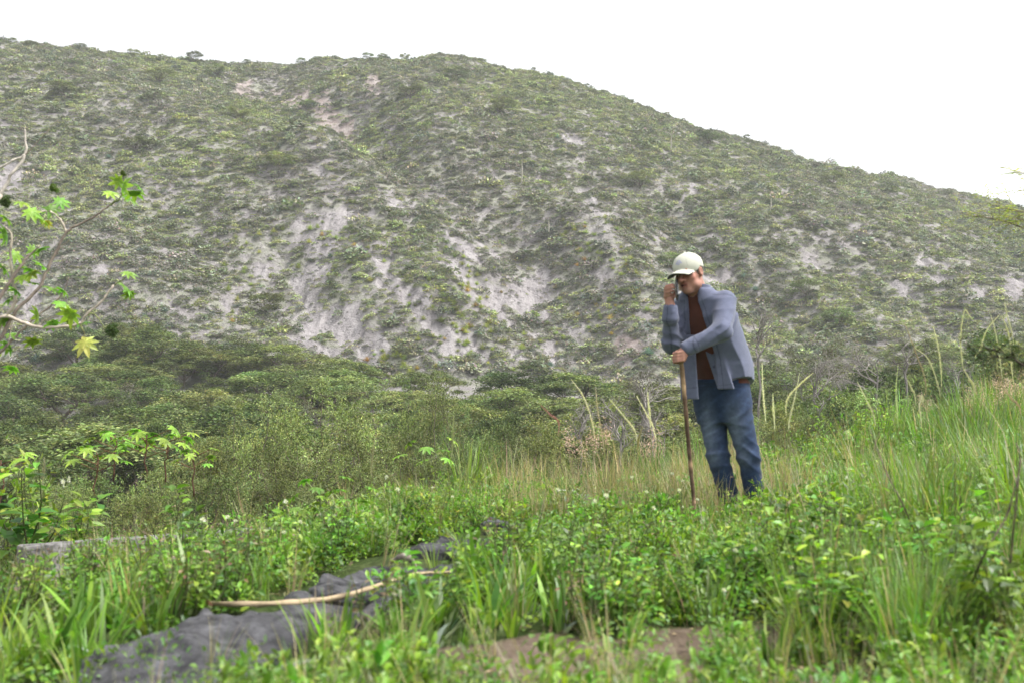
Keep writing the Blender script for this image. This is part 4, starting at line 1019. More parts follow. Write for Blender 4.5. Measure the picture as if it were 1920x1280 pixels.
stone(562, 1272, 60, 40, 7, (.33, .31, .31), 'pale rounded stone at the bottom beside the dark slab')
for i in range(9):
    stone(1045 + 11 * i + random.uniform(-4, 4), 938 + random.uniform(-9, 10), random.uniform(16, 30), 8, 30 + i, (.42, .42, .45), 'pale grey flat stone in the rubble patch beyond the weeds', 'pale rubble beyond the weeds', .03)
def stem_thing(name, pts, rad, colr, label, cat, group=None, mat='dry', k=7, jit=.0015):
    mb = MB(); P = spline(pts, max(8, 5 * len(pts))); r_ = np.interp(np.linspace(0, 1, len(P)), np.linspace(0, 1, len(rad)), rad)
    C = np.asarray(colr) * np.exp(rng.normal(0, .13, (len(P), 1))); b = P[0].copy()
    nd = np.arange(len(P)) % 9 == 4; C[nd] *= .5; r_ = np.where(nd, r_ * 1.12, r_)
    tube(mb, P - b, r_, C, k, jit); o = mb.build(name, M[mat], None, True); o.location = b; return tag(o, label, cat, group)
STW = (.45, .34, .20)
stem_thing('dry_stalk', [gp(340, 1128, .05), gp(480, 1132, .10), gp(620, 1122, .085), gp(700, 1100, .10), gp(770, 1077, .10), gp(845, 1072, .07)], [.006, .010, .011, .009, .008, .005], (.36, .28, .18), 'long dry beige stem lying across the dark slabs', 'stick')
stem_thing('dry_stub', [gp(735, 1052, .06), gp(755, 1042, .13), gp(768, 1046, .12), gp(778, 1062, .04)], [.010, .014, .015, .011], (.30, .25, .22), 'short pale bent stub of wood above the dry stem', 'stick')
stem_thing('dry_branch', [gp(1455, 908, .10), gp(1500, 912, .09), gp(1540, 912, .08), gp(1600, 922, .07), gp(1635, 932, .03)], [.016, .020, .012, .009, .006], (.55, .45, .30), 'pale peeled branch lying on the ground behind the legs of the man', 'stick')

# ------------------------------------------------------------------ weeds: kinds
GR = (.115, .225, .026); GRL = (.20, .335, .036); GRD = (.055, .125, .018); GRB = (.14, .215, .075); GRY = (.29, .36, .045); STR = (.42, .36, .21); PALE = (.34, .42, .36)
def weed_leafy(seed, H, nst, L, W, cols, wts, spread, nleaf):
    global rng
    keep = rng; rng = np.random.default_rng(seed); sb, lb = MB(), MB()
    for i in range(nst):
        a = rng.random() * 6.28; e = np.array([np.cos(a), np.sin(a), 0]) * spread * rng.random() + [0, 0, H * rng.uniform(.6, 1)]
        p = spline(wig((0, 0, -.03), e, 4, .02), 8); tube(sb, p, np.linspace(.005, .002, 8), (.07, .085, .03), 4)
        n = int(nleaf * rng.uniform(.7, 1.3)); t = rng.uniform(.2, 1, n) ** .8; ii = np.clip((t * 7).astype(int), 0, 6); P = p[ii] + (p[ii + 1] - p[ii]) * (t * 7 - ii)[:, None]
        az = rng.random(n) * 6.28; el = rng.uniform(-.2, .7, n); D = np.stack([np.cos(az) * np.cos(el), np.sin(az) * np.cos(el), np.sin(el)], 1)
        P2 = P + D * (L * .35); ln = L * rng.uniform(.55, 1.15, n) * (1.15 - .45 * t)
        for q in range(0, n, 2): tube(sb, np.array([P[q], P2[q]]), [.0016, .0012], (.09, .13, .04), 3)
        leaves(lb, P2, D, rng.normal(0, .35, (n, 3)) + [0, 0, 1], ln, ln * W, mixc(n, cols, wts), rng.uniform(.1, .5, n), .18)
    r = (sb.mesh('stems', M['dry']), lb.mesh('leaves', M['leaf'])); rng = keep; return r
def weed_feather(seed, H, nst, cols, wts, spread, n, size):
    global rng
    keep = rng; rng = np.random.default_rng(seed); sb, lb = MB(), MB()
    for i in range(nst):
        a = rng.random() * 6.28; e = np.array([np.cos(a), np.sin(a), 0]) * spread * rng.random() + [0, 0, H * rng.uniform(.55, 1)]
        p = spline(wig((0, 0, -.03), e, 4, .025), 10); tube(sb, p, np.linspace(.004, .0015, 10), (.09, .10, .04), 4)
        m = int(n * rng.uniform(.7, 1.2)); t = rng.uniform(.15, 1, m); ii = np.clip((t * 9).astype(int), 0, 8)
        P = p[ii] + rng.normal(0, .045, (m, 3)); leaves(lb, P, rdir(m, .4), rng.normal(0, .5, (m, 3)) + [0, 0, 1], size * rng.uniform(.6, 1.4, m), size * .4, mixc(m, cols, wts), .3, .15)
    r = (sb.mesh('stems', M['dry']), lb.mesh('leaves', M['leaf'])); rng = keep; return r
def tuft(seed, n, H, W, cols, wts, lean, rad, tip=None, seg=5):
    global rng
    keep = rng; rng = np.random.default_rng(seed); mb = MB(); a = rng.random(n) * 6.28; r = rad * np.sqrt(rng.random(n))
    P = np.stack([r * np.cos(a), r * np.sin(a), np.full(n, -.02)], 1)
    blades(mb, P, a + rng.normal(0, .7, n), H * rng.uniform(.45, 1.1, n), lean * rng.uniform(.2, 1.2, n), W * rng.uniform(.7, 1.3, n), mixc(n, cols, wts), seg, tip)
    m = mb.mesh('blades', M['grass']); rng = keep; return (None, m)
LEAFY = [weed_leafy(81 + i, .5, 6, .10, .62, [GR, GRL, GRD, GRY], [3, 2.4, 1.2, .7], .24, 15) for i in range(3)]
LEAFS = [weed_leafy(91 + i, .30, 6, .055, .7, [GR, GRL, GRD, GRB], [3, 2.2, 1, 1], .20, 14) for i in range(3)]
FEATH = [weed_feather(101 + i, .55, 9, [GRL, GR, GRY, GRB], [2, 2, .7, 1], .28, 70, .038) for i in range(3)]
STRAP = [tuft(111 + i, 13, .27, .026, [GR, GRL, GRD], [3, 2, 1], .95, .03) for i in range(3)] + [tuft(114, 10, .30, .03, [PALE, GRB, GR], [1.2, 1, 1], 1.2, .03)]
SHORT = [tuft(121 + i, 42, .26, .008, [GR, GRL, GRB, STR], [3, 2, 1, .5], .8, .07) for i in range(3)]
TALL = [tuft(131 + i, 85, .85, .011, [GRB, GR, GRL, (.20, .26, .10), STR], [2.5, 2, 1.6, 1.4, .45], .75, .16, None, 6) for i in range(4)]
STRAWY = [tuft(141 + i, 60, .50, .005, [STR, (.30, .30, .13), GRB, (.46, .32, .25)], [2, 1.6, 1.4, .9], .55, .12) for i in range(2)]
GCN = {}
def weed(name, kinds, part2, p, s, label, cat, group, tilt=.06, sz=None):
    k = GCN.get(name, 0); GCN[name] = k + 1; a, b = kinds[k % len(kinds)]
    t = thing(name, p, label, cat, group, random.uniform(0, 6.28), (s, s, sz or s)); t.rotation_euler[0] = random.gauss(0, tilt); t.rotation_euler[1] = random.gauss(0, tilt)
    if a: mkobj('stems', a, t)
    tag(mkobj(part2, b, t), kind='stuff'); return t

# ------------------------------------------------------------------ ground cover nobody could count
cov = []
def cov_add(mb, mat): cov.append(mb.build(pname('cover', len(cov)), mat, link=False))
mb = MB(); n = 34; a = rng.random(n) * 6.28; r = .10 * np.sqrt(rng.random(n)); P = np.stack([r * np.cos(a), r * np.sin(a), rng.uniform(.02, .10, n)], 1)
leaves(mb, P, rdir(n) * [1, 1, .4], rng.normal(0, .3, (n, 3)) + [0, 0, 1], .032, .026, mixc(n, [GR, GRL, GRD, GRB], [3, 2, 1.2, 1]), .2, .1); cov_add(mb, M['leaf'])
mb = MB(); n = 30; a = rng.random(n) * 6.28; r = .09 * np.sqrt(rng.random(n)); P = np.stack([r * np.cos(a), r * np.sin(a), rng.uniform(.02, .19, n)], 1)
leaves(mb, P, rdir(n, .3), rng.normal(0, .4, (n, 3)) + [0, 0, 1], .05 * rng.uniform(.6, 1.3, n), .028, mixc(n, [GR, GRL, GRD, GRY], [3, 2, 1.5, .5]), .3, .15); cov_add(mb, M['leaf'])
mb = MB(); n = 26; a = rng.random(n) * 6.28; r = .05 * rng.random(n); P = np.stack([r * np.cos(a), r * np.sin(a), 0 * a - .01], 1)
blades(mb, P, a, rng.uniform(.08, .24, n), rng.uniform(.2, 1.2, n), .006, mixc(n, [GR, GRL, GRB, STR], [3, 2, 1, .4]), 4); cov_add(mb, M['grass'])
mb = MB(); n = 14; P = np.stack([rng.normal(0, .07, n), rng.normal(0, .07, n), rng.uniform(.003, .02, n)], 1)
leaves(mb, P, rdir(n) * [1, 1, .08], rng.normal(0, .12, (n, 3)) + [0, 0, 1], rng.uniform(.02, .07, n), .012, mixc(n, [(.20, .14, .09), STR, (.12, .08, .055), (.30, .24, .19)], [2, 1, 2, 1]), .05, .2); cov_add(mb, M['leaf'])
mb = MB(); n = 70; a = rng.random(n) * 6.28; r = .10 * np.sqrt(rng.random(n)); P = np.stack([r * np.cos(a), r * np.sin(a), rng.uniform(.02, .24, n)], 1)
leaves(mb, P, rdir(n, .5), rng.normal(0, .5, (n, 3)) + [0, 0, 1], .03 * rng.uniform(.6, 1.3, n), .012, mixc(n, [GRL, GRB, GR], [2, 1.5, 2]), .2, .1); cov_add(mb, M['leaf'])
mb = MB(); n = 22; a = rng.random(n) * 6.28; P = np.stack([.04 * np.cos(a), .04 * np.sin(a), 0 * a], 1)
blades(mb, P, a, rng.uniform(.15, .42, n), rng.uniform(.1, .8, n), .0035, mixc(n, [STR, (.33, .30, .15), (.46, .33, .27), GRB], [2, 1, .8, 1]), 4); cov_add(mb, M['grass'])
nn = 22000
Y = 2.0 + 13 * rng.random(nn) ** 1.25; X = rng.uniform(-.62, .66, nn) * (Y + .6)
front = Y < 9.3 + .75 * np.clip(X, 0, 8) + .3 * fbm(X, Y, 77, 2)
bm, sm = bare(X, Y), slabm(X, Y); wall = seg_dist(X, Y, [tuple(wa[:2]), tuple(wb[:2])]) < .16
pat = fbm(X * 1.1, Y * 1.1, 55, 3)
keepm = front & (rng.random(nn) > np.maximum(.8 * bm, .93 * sm)) & ~wall & ~((X < -1.5) & (seg_dist(X, Y + .45, [tuple(wa[:2]), tuple(wb[:2])]) < .42) & (rng.random(nn) < .75)) & (rng.random(nn) < np.clip(.05 + 2.2 * (pat - .3) + sst(.3, 1.2, X) * .2, .06, 1))
X, Y, pat, bm = X[keepm], Y[keepm], pat[keepm], bm[keepm]; n = len(X); r_ = rng.random(n)
pick = np.select([r_ < .34, r_ < .60, r_ < .70, r_ < .79, r_ < .94], [0, 1, 2, 3, 4], 1)
ctr = np.exp(-((X - .9 - .05 * Y) / 1.3) ** 2) * (Y > 6.4); pick = np.where(rng.random(n) < .45 * ctr, 5, pick)
leftdry = (X < -1.0) & (Y > 4); pick = np.where(leftdry & (rng.random(n) < .33), 3, pick); pick = np.where((bm > .25) & (rng.random(n) < .75), 3, pick); pick = np.where(rng.random(n) < .05, 5, pick)
right = sst(1.0, 2.4, X); pick = np.where(rng.random(n) < .33 * right, 2, pick)
sc = rng.uniform(.5, 1.05, n) * (1 + .5 * right) * (.8 + .2 * sst(3, 7, Y)); hgt = sc * np.where(pick == 3, 1, rng.uniform(.8, 1.3, n))
scatter('ground_cover', np.stack([X, Y, h(X, Y)], 1), np.stack([rng.normal(0, .12, n), rng.normal(0, .12, n), rng.uniform(0, 6.28, n)], 1), np.stack([sc, sc, hgt], 1), pick, cov,
        'short mixed green weeds, grass and litter carpeting the bank')

# ------------------------------------------------------------------ weeds one can tell apart
def wz(px, py, hpx): return gp(px, py), hpx / FPX * gp(px, py)[1]
key = [('leafy_weed', LEAFY, .5, 345, 1065, 150, 'bushy leafy weed growing in front of the concrete wall'), ('leafy_weed', LEAFY, .5, 60, 1090, 235, 'dense leafy weed at the edge under the castor plant'), ('leafy_weed', LEAFY, .5, 1440, 1000, 80, 'bright leafy weed covering the feet of the man'),
       ('leafy_weed', LEAFY, .5, 1390, 1015, 80, 'bright leafy weed beside the hem of the jeans'), ('leafy_weed', LEAFY, .5, 1490, 1010, 75, 'bright leafy weed just behind the heels of the man'), ('leafy_weed', LEAFY, .5, 150, 1075, 165, 'leafy weed beside the end of the concrete wall'), ('leafy_weed', LEAFY, .5, 520, 1070, 110, 'leafy weed where the concrete wall ends'),
       ('leafy_weed', LEAFY, .5, 450, 1080, 110, 'leafy weed between the bushy weed and the end of the wall'), ('leafy_weed', LEAFY, .5, 1145, 1010, 90, 'upright leafy weed before the pale rubble'), ('leafy_weed', LEAFY, .5, 1340, 1090, 70, 'low leafy weed in the middle of the green carpet before the man'), ('leafy_weed', LEAFY, .5, 1600, 950, 90, 'dark leafy weed beside the bare soil behind the man'), ('leafy_weed', LEAFY, .5, 1690, 985, 110, 'leafy weed at the foot of the grassy bank'),
       ('feathery_weed', FEATH, .55, 30, 1080, 235, 'pale feathery weed at the edge of the picture'), ('feathery_weed', FEATH, .55, 830, 1000, 130, 'feathery flowering weed on the crest beyond the slab row'), ('feathery_weed', FEATH, .55, 760, 1000, 100, 'feathery weed beside the lobed young castor plant'), ('feathery_weed', FEATH, .55, 900, 995, 100, 'feathery weed below the pink grass'), ('feathery_weed', FEATH, .55, 240, 1110, 110, 'feathery weed on the dry ground before the wall'), ('feathery_weed', FEATH, .55, 1520, 900, 110, 'olive feathery weed just behind the man'), ('feathery_weed', FEATH, .55, 1470, 880, 110, 'olive feathery weed beside the thigh of the man'), ('feathery_weed', FEATH, .55, 1580, 880, 120, 'olive feathery weed under the crossed plumes'), ('feathery_weed', FEATH, .55, 1640, 860, 120, 'olive feathery weed at the foot of the plumes on the bank'), ('feathery_weed', FEATH, .55, 1215, 1060, 60, 'low feathery weed in the green carpet before the stick')]
for nm, kinds, Hm, px, py, hpx, lab in key:
    p, hh = wz(px, py, hpx); s_ = hh / Hm
    weed(nm, kinds, 'leaves', p, s_ * random.uniform(.95, 1.15), lab, 'weed', {'leafy_weed': 'leafy weeds on the bank', 'feathery_weed': 'feathery weeds on the bank'}[nm], .05, s_)
def fill(name, kinds, part, cnt, region, s0, s1, label, group, cat='weed', avoid=.5):
    i = 0
    while cnt and i < 4000:
        i += 1; px, py = random.uniform(region[0], region[2]), random.uniform(region[1], region[3]); p = gp(px, py)
        if max(float(bare(p[0:1], p[1:2])[0]), float(slabm(p[0:1], p[1:2])[0])) > avoid: continue
        s_ = random.uniform(s0, s1); weed(name, kinds, part, p, s_, label, cat, group, .1); cnt -= 1
fill('leafy_weed', LEAFS, 'leaves', 34, (980, 1000, 1560, 1200), .6, 1.0, 'small bright green leafy weed in the carpet before the man', 'small weeds before the man')
fill('leafy_weed', LEAFS, 'leaves', 26, (0, 1090, 560, 1180), .6, 1.05, 'small green leafy weed on the dry ground before the wall', 'small weeds before the wall')
fill('leafy_weed', LEAFS, 'leaves', 24, (560, 1000, 980, 1080), .6, 1.0, 'small green leafy weed along the far side of the slabs', 'small weeds beyond the slabs')
fill('leafy_weed', LEAFS, 'leaves', 14, (1450, 900, 1750, 1000), .7, 1.1, 'small dark leafy weed on the ground behind the man', 'small weeds behind the man')
fill('leafy_weed', LEAFY, 'leaves', 20, (1420, 960, 1900, 1260), .6, .95, 'tall leafy weed growing through the grass beside the bank', 'leafy weeds in the near grass')
fill('leafy_weed', LEAFY, 'leaves', 13, (600, 1090, 1400, 1230), .4, .65, 'broad-leaved weed in the near carpet around the bare soil', 'broad-leaved weeds round the bare soil')
fill('feathery_weed', FEATH, 'leaves', 16, (1380, 930, 1800, 1150), .5, .8, 'pale feathery weed in the grass below the bank', 'feathery weeds below the bank')
fill('strap_leaf_plant', STRAP, 'leaves', 17, (560, 1090, 1050, 1290), .7, 1.15, 'strap-leaved green plant beside the slabs in front', 'strap-leaved plants by the slabs')
fill('strap_leaf_plant', STRAP, 'leaves', 9, (0, 1140, 380, 1290), .75, 1.2, 'strap-leaved green plant at the outer side of the large slab', 'strap-leaved plants outside the large slab')
fill('strap_leaf_plant', STRAP, 'leaves', 11, (950, 1150, 1450, 1290), .5, .95, 'strap-leaved plant at the edge of the bare soil', 'strap-leaved plants round the bare soil', avoid=.9)
fill('grass_tuft', SHORT, 'blades', 14, (500, 1060, 1400, 1290), .7, 1.2, 'short green grass tuft among the weeds in front', 'short grass tufts in front', 'grass')
fill('grass_tuft', SHORT, 'blades', 12, (0, 1060, 500, 1290), .7, 1.2, 'short green grass tuft on the lower ground before the wall', 'short grass tufts before the wall', 'grass')
fill('straw_grass_tuft', STRAWY, 'blades', 22, (930, 905, 1340, 950), .7, 1.2, 'thin straw-coloured grass tuft on the crest beside the man', 'straw grass on the crest', 'grass')
fill('tall_grass_clump', TALL, 'blades', 20, (1480, 1080, 1940, 1300), .38, .55, 'lush blurred green grass clump in the near corner below the bank', 'near grass clumps', 'grass')
fill('tall_grass_clump', TALL, 'blades', 30, (1600, 880, 1960, 1060), .5, .8, 'tall green grass clump on the lower part of the bank', 'grass clumps on the lower bank', 'grass')
fill('tall_grass_clump', TALL, 'blades', 26, (1650, 770, 1960, 890), .6, .95, 'tall grass clump on the upper part of the bank', 'grass clumps on the upper bank', 'grass')
fill('tall_grass_clump', TALL, 'blades', 6, (860, 905, 930, 935), .55, .75, 'thin green grass clump on the crest beside the feathery weed', 'grass clumps on the crest', 'grass')
fill('tall_grass_clump', TALL, 'blades', 8, (1080, 895, 1320, 925), .5, .75, 'green grass clump on the crest behind the stick', 'grass clumps behind the stick', 'grass')

DEADW = [weed_leafy(201 + i, .42, 5, .05, .45, [(.22, .14, .08), (.30, .22, .13), (.13, .085, .05)], [2, 1, 1], .16, 7) for i in range(2)]
fill('dead_weed', DEADW, 'leaves', 14, (0, 1040, 700, 1230), .6, 1.1, 'dead brown weed with withered leaves before the wall', 'dead weeds before the wall')
fill('dead_weed', DEADW, 'leaves', 14, (900, 980, 1850, 1230), .5, 1.0, 'dead brown weed standing among the green near the man', 'dead weeds near the man')

# plumes of grass: a stalk and a furry seed head
PL = (.72, .69, .55); PK = (.50, .33, .27)
def plume(pts, label, wmm=11, colr=PL, Y=9.0, base=None):
    P = np.array([at(px, py, Y) for px, py in pts]); g = np.array([P[-1][0], Y, h1(P[-1][0], Y) - .02])
    if P[-1][2] < g[2] + .05: P = P[:-1] if len(P) > 2 else P
    allp = spline(np.vstack([P, (P[-1] + g) / 2 + [random.gauss(0, .02), 0, 0], g]), 40); kk = 24
    t = thing('grass_plume', g, label, 'grass', 'pale grass plumes'); sb, hb = MB(), MB()
    tube(sb, allp[kk - 2:] - g, .0032, (.24, .27, .11), 5)
    head_ = allp[:kk] - g; tt = np.linspace(0, 1, kk); prof = np.clip(.12 + 1.5 * tt, 0, 1) * np.clip((1.08 - tt) * 3.2, 0, 1) * rng.uniform(.75, 1.1, kk)
    n = 620; i = rng.integers(0, kk - 1, n); f_ = rng.random(n)[:, None]; C0 = head_[i] * (1 - f_) + head_[i + 1] * f_; tdir = unit(head_[i] - head_[i + 1]); rad_ = wmm / 1000 * 1.0 * prof[i][:, None]
    tube(hb, head_, .30 * wmm / 1000 * prof + .001, colr, 5)
    d = rdir(n); d = unit(d - tdir * (d * tdir).sum(1, keepdims=True)); leaves(hb, C0, tdir * 1.0 + d * rng.uniform(.3, 1.0, (n, 1)), d, rng.uniform(.018, .042, n) * (.4 + .6 * prof[i]), rad_[:, 0] * .22 + .001, rcol(n, colr, .16, .04), .05, .2)
    mkobj('stalk', sb.mesh('stalk', M['grass']), t); tag(mkobj('seed_head', hb.mesh('seed_head', M['flower']), t), kind='stuff'); return t
for pts, lab, wm, c_, Y in [
    ([(1072, 712), (1095, 745), (1113, 805)], 'long pale plume bending over beside the dead bush, tallest left of the stick', 9, PL, 9.2), ([(1117, 728), (1121, 770), (1131, 830)], 'upright pinkish plume next to the tall bending one', 8, (.50, .42, .33), 9.2), ([(1145, 750), (1170, 780), (1192, 812)], 'leaning plume between the upright plumes and the stick', 7, PL, 9.2), ([(1194, 742), (1212, 775), (1226, 806)], 'thin leaning plume nearest the stick', 7, PL, 9.0), ([(1214, 735), (1217, 765), (1219, 785)], 'short thin plume crossing another beside the stick', 5, PL, 9.2),
    ([(1015, 760), (1032, 777), (1048, 797)], 'short pink plume standing furthest from the stick', 7, (.48, .27, .26), 9.3), ([(1204, 800), (1198, 820), (1196, 840)], 'low straw plume crossing before the stick', 6, STR, 9.0), ([(851, 780), (849, 810), (848, 845)], 'straight thin plume on the crest above the feathery weed', 6, (.36, .38, .22), 8.6), ([(703, 822), (699, 850), (696, 880)], 'straight thin plume standing before the feathery bushes', 6, (.40, .38, .26), 8.4), ([(83, 858), (82, 880), (80, 905)], 'short pale plume near the picture edge below the castor plant', 6, (.40, .38, .28), 7.8),
    ([(1429, 680), (1430, 720), (1434, 772)], 'straight white plume right behind the hip of the man', 7, (.78, .76, .62), 9.5), ([(1524, 699), (1500, 720), (1474, 756)], 'thick pale plume leaning across another behind the man', 11, (.80, .76, .56), 9.5), ([(1499, 700), (1490, 745), (1480, 790)], 'upright plume crossed by the thick leaning one', 7, (.78, .76, .62), 9.5), ([(1449, 738), (1450, 765), (1452, 790)], 'short straight plume beside the pocket of the jeans', 6, (.78, .76, .62), 9.7),
    ([(1608, 716), (1625, 750), (1640, 785)], 'leaning plume standing alone in front of the bare arching branches', 7, PL, 10), ([(1684, 684), (1680, 730), (1683, 785)], 'gently curved green-white plume low on the bank', 7, (.62, .66, .42), 10), ([(1703, 712), (1710, 730), (1716, 745)], 'short plume beside the gently curved one', 6, PL, 10), ([(1697, 608), (1715, 655), (1735, 715)], 'brownish slanting plume before the tangled dead bush', 7, (.48, .39, .28), 10), ([(1716, 652), (1740, 672), (1757, 715), (1763, 748)], 'bent thick plume under the slanting brownish one', 10, PL, 10),
    ([(1750, 613), (1759, 650), (1765, 705)], 'upright thick plume between the bent plume and the arching pair', 9, (.78, .74, .55), 10), ([(1819, 594), (1808, 585), (1801, 640), (1806, 695)], 'thick hooked plume with its tip bent over', 11, (.82, .78, .56), 9.8), ([(1806, 690), (1818, 710), (1826, 730)], 'short thick plume below the hooked one', 8, PL, 9.8), ([(1874, 590), (1850, 620), (1838, 655), (1828, 675)], 'arching plume with a thick downward-curving head', 10, (.82, .78, .56), 9.8), ([(1858, 592), (1868, 630), (1877, 690)], 'thin plume rising behind the arching thick one', 6, PL, 9.8),
    ([(1878, 592), (1892, 630), (1898, 700)], 'long thick plume at the outer end of the bank', 10, (.80, .76, .55), 9.8), ([(1884, 568), (1888, 590), (1900, 640)], 'tallest thin plume at the outer end of the bank', 5, PL, 9.8), ([(1875, 715), (1895, 745), (1912, 765)], 'low frayed pink-white plume at the picture edge', 8, (.5, .38, .33), 9), ([(1728, 790), (1724, 760), (1730, 745)], 'short low plume hidden in the grass of the bank', 6, PL, 9.6)]:
    plume(pts, lab, wm, c_, Y)
def pink(seed):
    global rng
    keep = rng; rng = np.random.default_rng(seed); sb, hb = MB(), MB()
    for i in range(5):
        a = rng.random() * 6.28; e = np.array([.10 * np.cos(a), .10 * np.sin(a), rng.uniform(.40, .55)]); p = spline(wig((0, 0, 0), e, 3, .01), 6); tube(sb, p, .0016, (.28, .22, .13), 3)
        n = 60; P = p[-1] + rng.normal(0, 1, (n, 3)) * [.028, .028, .055]; leaves(hb, P, rdir(n, .5), rdir(n), .02, .008, rcol(n, (.62, .44, .40), .2, .06), .1, .2)
    r = (sb.mesh('stems', M['dry']), hb.mesh('seed_heads', M['flower'])); rng = keep; return r
PINK = [pink(151), pink(152)]
fill('pink_grass', PINK, 'seed_heads', 11, (1020, 905, 1230, 925), .75, 1.15, 'fluffy pink-headed grass on the crest near the stick', 'pink grass on the crest', 'grass')
fill('pink_grass', PINK, 'seed_heads', 2, (905, 915, 930, 925), .8, 1.0, 'fluffy pink-headed grass on the crest beside the green grass clump', 'pink grass by the grass clump', 'grass')
fill('pink_grass', PINK, 'seed_heads', 10, (1700, 780, 1930, 830), .8, 1.2, 'fluffy pink-headed grass high on the bank', 'pink grass on the bank', 'grass')
# white flower heads
def flower(seed):
    global rng
    keep = rng; rng = np.random.default_rng(seed); sb, hb = MB(), MB(); p = spline(wig((0, 0, 0), (0, 0, .32), 3, .012), 6); tube(sb, p, .0018, (.11, .15, .05), 4)
    n = 46; d = rdir(n, .9); leaves(hb, p[-1] + d * .003, d, rdir(n), .012 * rng.uniform(.6, 1.3, n), .006, rcol(n, (.72, .72, .66), .08, .02), .1, .1)
    r = (sb.mesh('stem', M['dry']), hb.mesh('petals', M['flower'])); rng = keep; return r
FLW = [flower(161), flower(162), flower(163)]
fill('white_flower', FLW, 'petals', 20, (700, 960, 1350, 1080), .6, 1.1, 'small white flower head in the weeds between the slabs and the man', 'white flowers before the man', 'flower')
fill('white_flower', FLW, 'petals', 7, (300, 1030, 700, 1130), .7, 1.1, 'small white flower head in the weeds before the wall', 'white flowers before the wall', 'flower')
fill('white_flower', FLW, 'petals', 6, (1300, 1080, 1500, 1240), .5, .8, 'small white flower head low in the near weeds', 'white flowers in the near weeds', 'flower')
for px, py in ((112, 905), (124, 900)):
    p = gp(px, py + 190); hh = at(px, py, p[1])[2] - p[2]
    weed('white_flower', FLW, 'petals', p, .8, 'tall white flower head above the weeds below the castor plant', 'flower', 'tall white flowers', .01, hh / .32)

# ------------------------------------------------------------------ castor plants
def castor_leaf(seed, lobes=8, yellow=False):
    global rng
    keep = rng; rng = np.random.default_rng(seed); mb = MB()
    c = (.23, .39, .05) if not yellow else (.36, .40, .09)
    for i in range(lobes):
        a = (i - (lobes - 1) / 2) * 2 * np.pi / (lobes + .6); L = .5 * (1.0 - .10 * abs(i - (lobes - 1) / 2))
        d = np.array([np.cos(a), np.sin(a), -.12]); leaves(mb, [[.0, 0, 0]], [d], [[0, 0, 1]], L, L * .40, rcol(1, c, .16, .07), .14, .16)
    n = 12; a = np.linspace(0, 2 * np.pi, n, endpoint=False); V = np.vstack([[[0, 0, .012]], np.stack([.19 * np.cos(a), .19 * np.sin(a), -.02 + 0 * a], 1)])
    mb.add(V, np.stack([np.zeros(n, int), 1 + np.arange(n), 1 + (np.arange(n) + 1) % n], 1), c)
    m = mb.mesh('leaf', M['leaf']); rng = keep; return m
CL = [castor_leaf(171), castor_leaf(172, 7), castor_leaf(173, 8)]; CLY = castor_leaf(174, 8, True)
def fruit_mesh(seed, c):
    global rng
    keep = rng; rng = np.random.default_rng(seed); mb = MB(); n = 260
    for i in range(14):
        ctr = rdir(1)[0] * .033 * [1, 1, 1.1]; d = rdir(60); V = ctr + d * .014
        leaves(mb, ctr + d * .010, d, rdir(60), .016, .006, rcol(60, c, .2, .08), 0, .2)
        tube(mb, np.array([ctr - [0, 0, .012], ctr, ctr + [0, 0, .012]]), [.006, .013, .006], c, 7)
    m = mb.mesh('seed_pods', M['leaf']); rng = keep; return m
FRU = [fruit_mesh(181, (.06, .10, .03)), fruit_mesh(182, (.10, .16, .03))]
YC = 5.9
cg = np.array([at(-130, 900, YC)[0], YC, 0]); cg[2] = h1(cg[0], YC)
castor = thing('castor_plant', cg, 'castor oil plant with pale bare stems and star-shaped leaves reaching in from the edge', 'plant')
def cs(pts, r0, r1, colr, dy=0.0):
    P = np.array([at(px, py, YC + dy + .0006 * (px - 100)) for px, py in pts]); mb = MB(); Q = spline(P, 6 * len(P)) + rng.normal(0, .002, (6 * len(P), 3))
    tube(mb, Q - cg, np.linspace(r0, r1, len(Q)), np.asarray(colr) * np.exp(rng.normal(0, .15, (len(Q), 1))), 7); mkobj('stem', mb.mesh('stem', M['bark'], True), castor)
PS = (.42, .36, .30); DS = (.22, .18, .15)
cs([(-130, 930), (-90, 800), (-40, 700), (0, 636), (30, 584), (71, 542), (97, 490), (124, 437), (150, 420), (180, 405), (204, 385)], .014, .005, DS)
cs([(204, 385), (225, 372), (231, 345), (232, 322)], .006, .003, (.12, .14, .06)); cs([(124, 437), (112, 411), (90, 396), (60, 402), (40, 396)], .007, .004, PS)
cs([(-100, 740), (-40, 620), (0, 557), (41, 497), (56, 478), (75, 463)], .015, .004, DS, -.12); cs([(-60, 740), (0, 613), (28, 568), (24, 520), (19, 482), (22, 445), (10, 425)], .014, .005, PS, .1)
cs([(-80, 640), (0, 595), (37, 602), (71, 613), (112, 613), (150, 606), (161, 591), (187, 568), (214, 535)], .012, .006, PS, -.05); cs([(161, 591), (178, 590), (195, 612), (210, 616)], .004, .003, (.25, .28, .12), -.05)
cs([(214, 535), (230, 525), (236, 520)], .004, .003, (.2, .22, .1), -.05); cs([(-60, 460), (0, 366), (22, 328), (47, 291), (47, 242)], .013, .006, (.5, .45, .40), .25); cs([(47, 291), (20, 304), (-30, 330)], .008, .005, (.5, .45, .4), .25); cs([(47, 291), (75, 262), (108, 225)], .004, .0015, DS, .25)
cs([(71, 613), (85, 600), (120, 590)], .005, .003, PS, -.05); cs([(97, 490), (110, 470), (130, 450)], .004, .002, DS); cs([(-40, 700), (20, 640), (60, 600), (110, 560), (130, 520)], .009, .003, DS, .15); cs([(0, 366), (-20, 420), (-50, 520), (-70, 640)], .016, .013, (.42, .36, .3), .25)
cs([(30, 584), (20, 620), (15, 650)], .004, .002, PS); cs([(150, 606), (158, 625), (160, 638)], .003, .002, (.3, .3, .12))
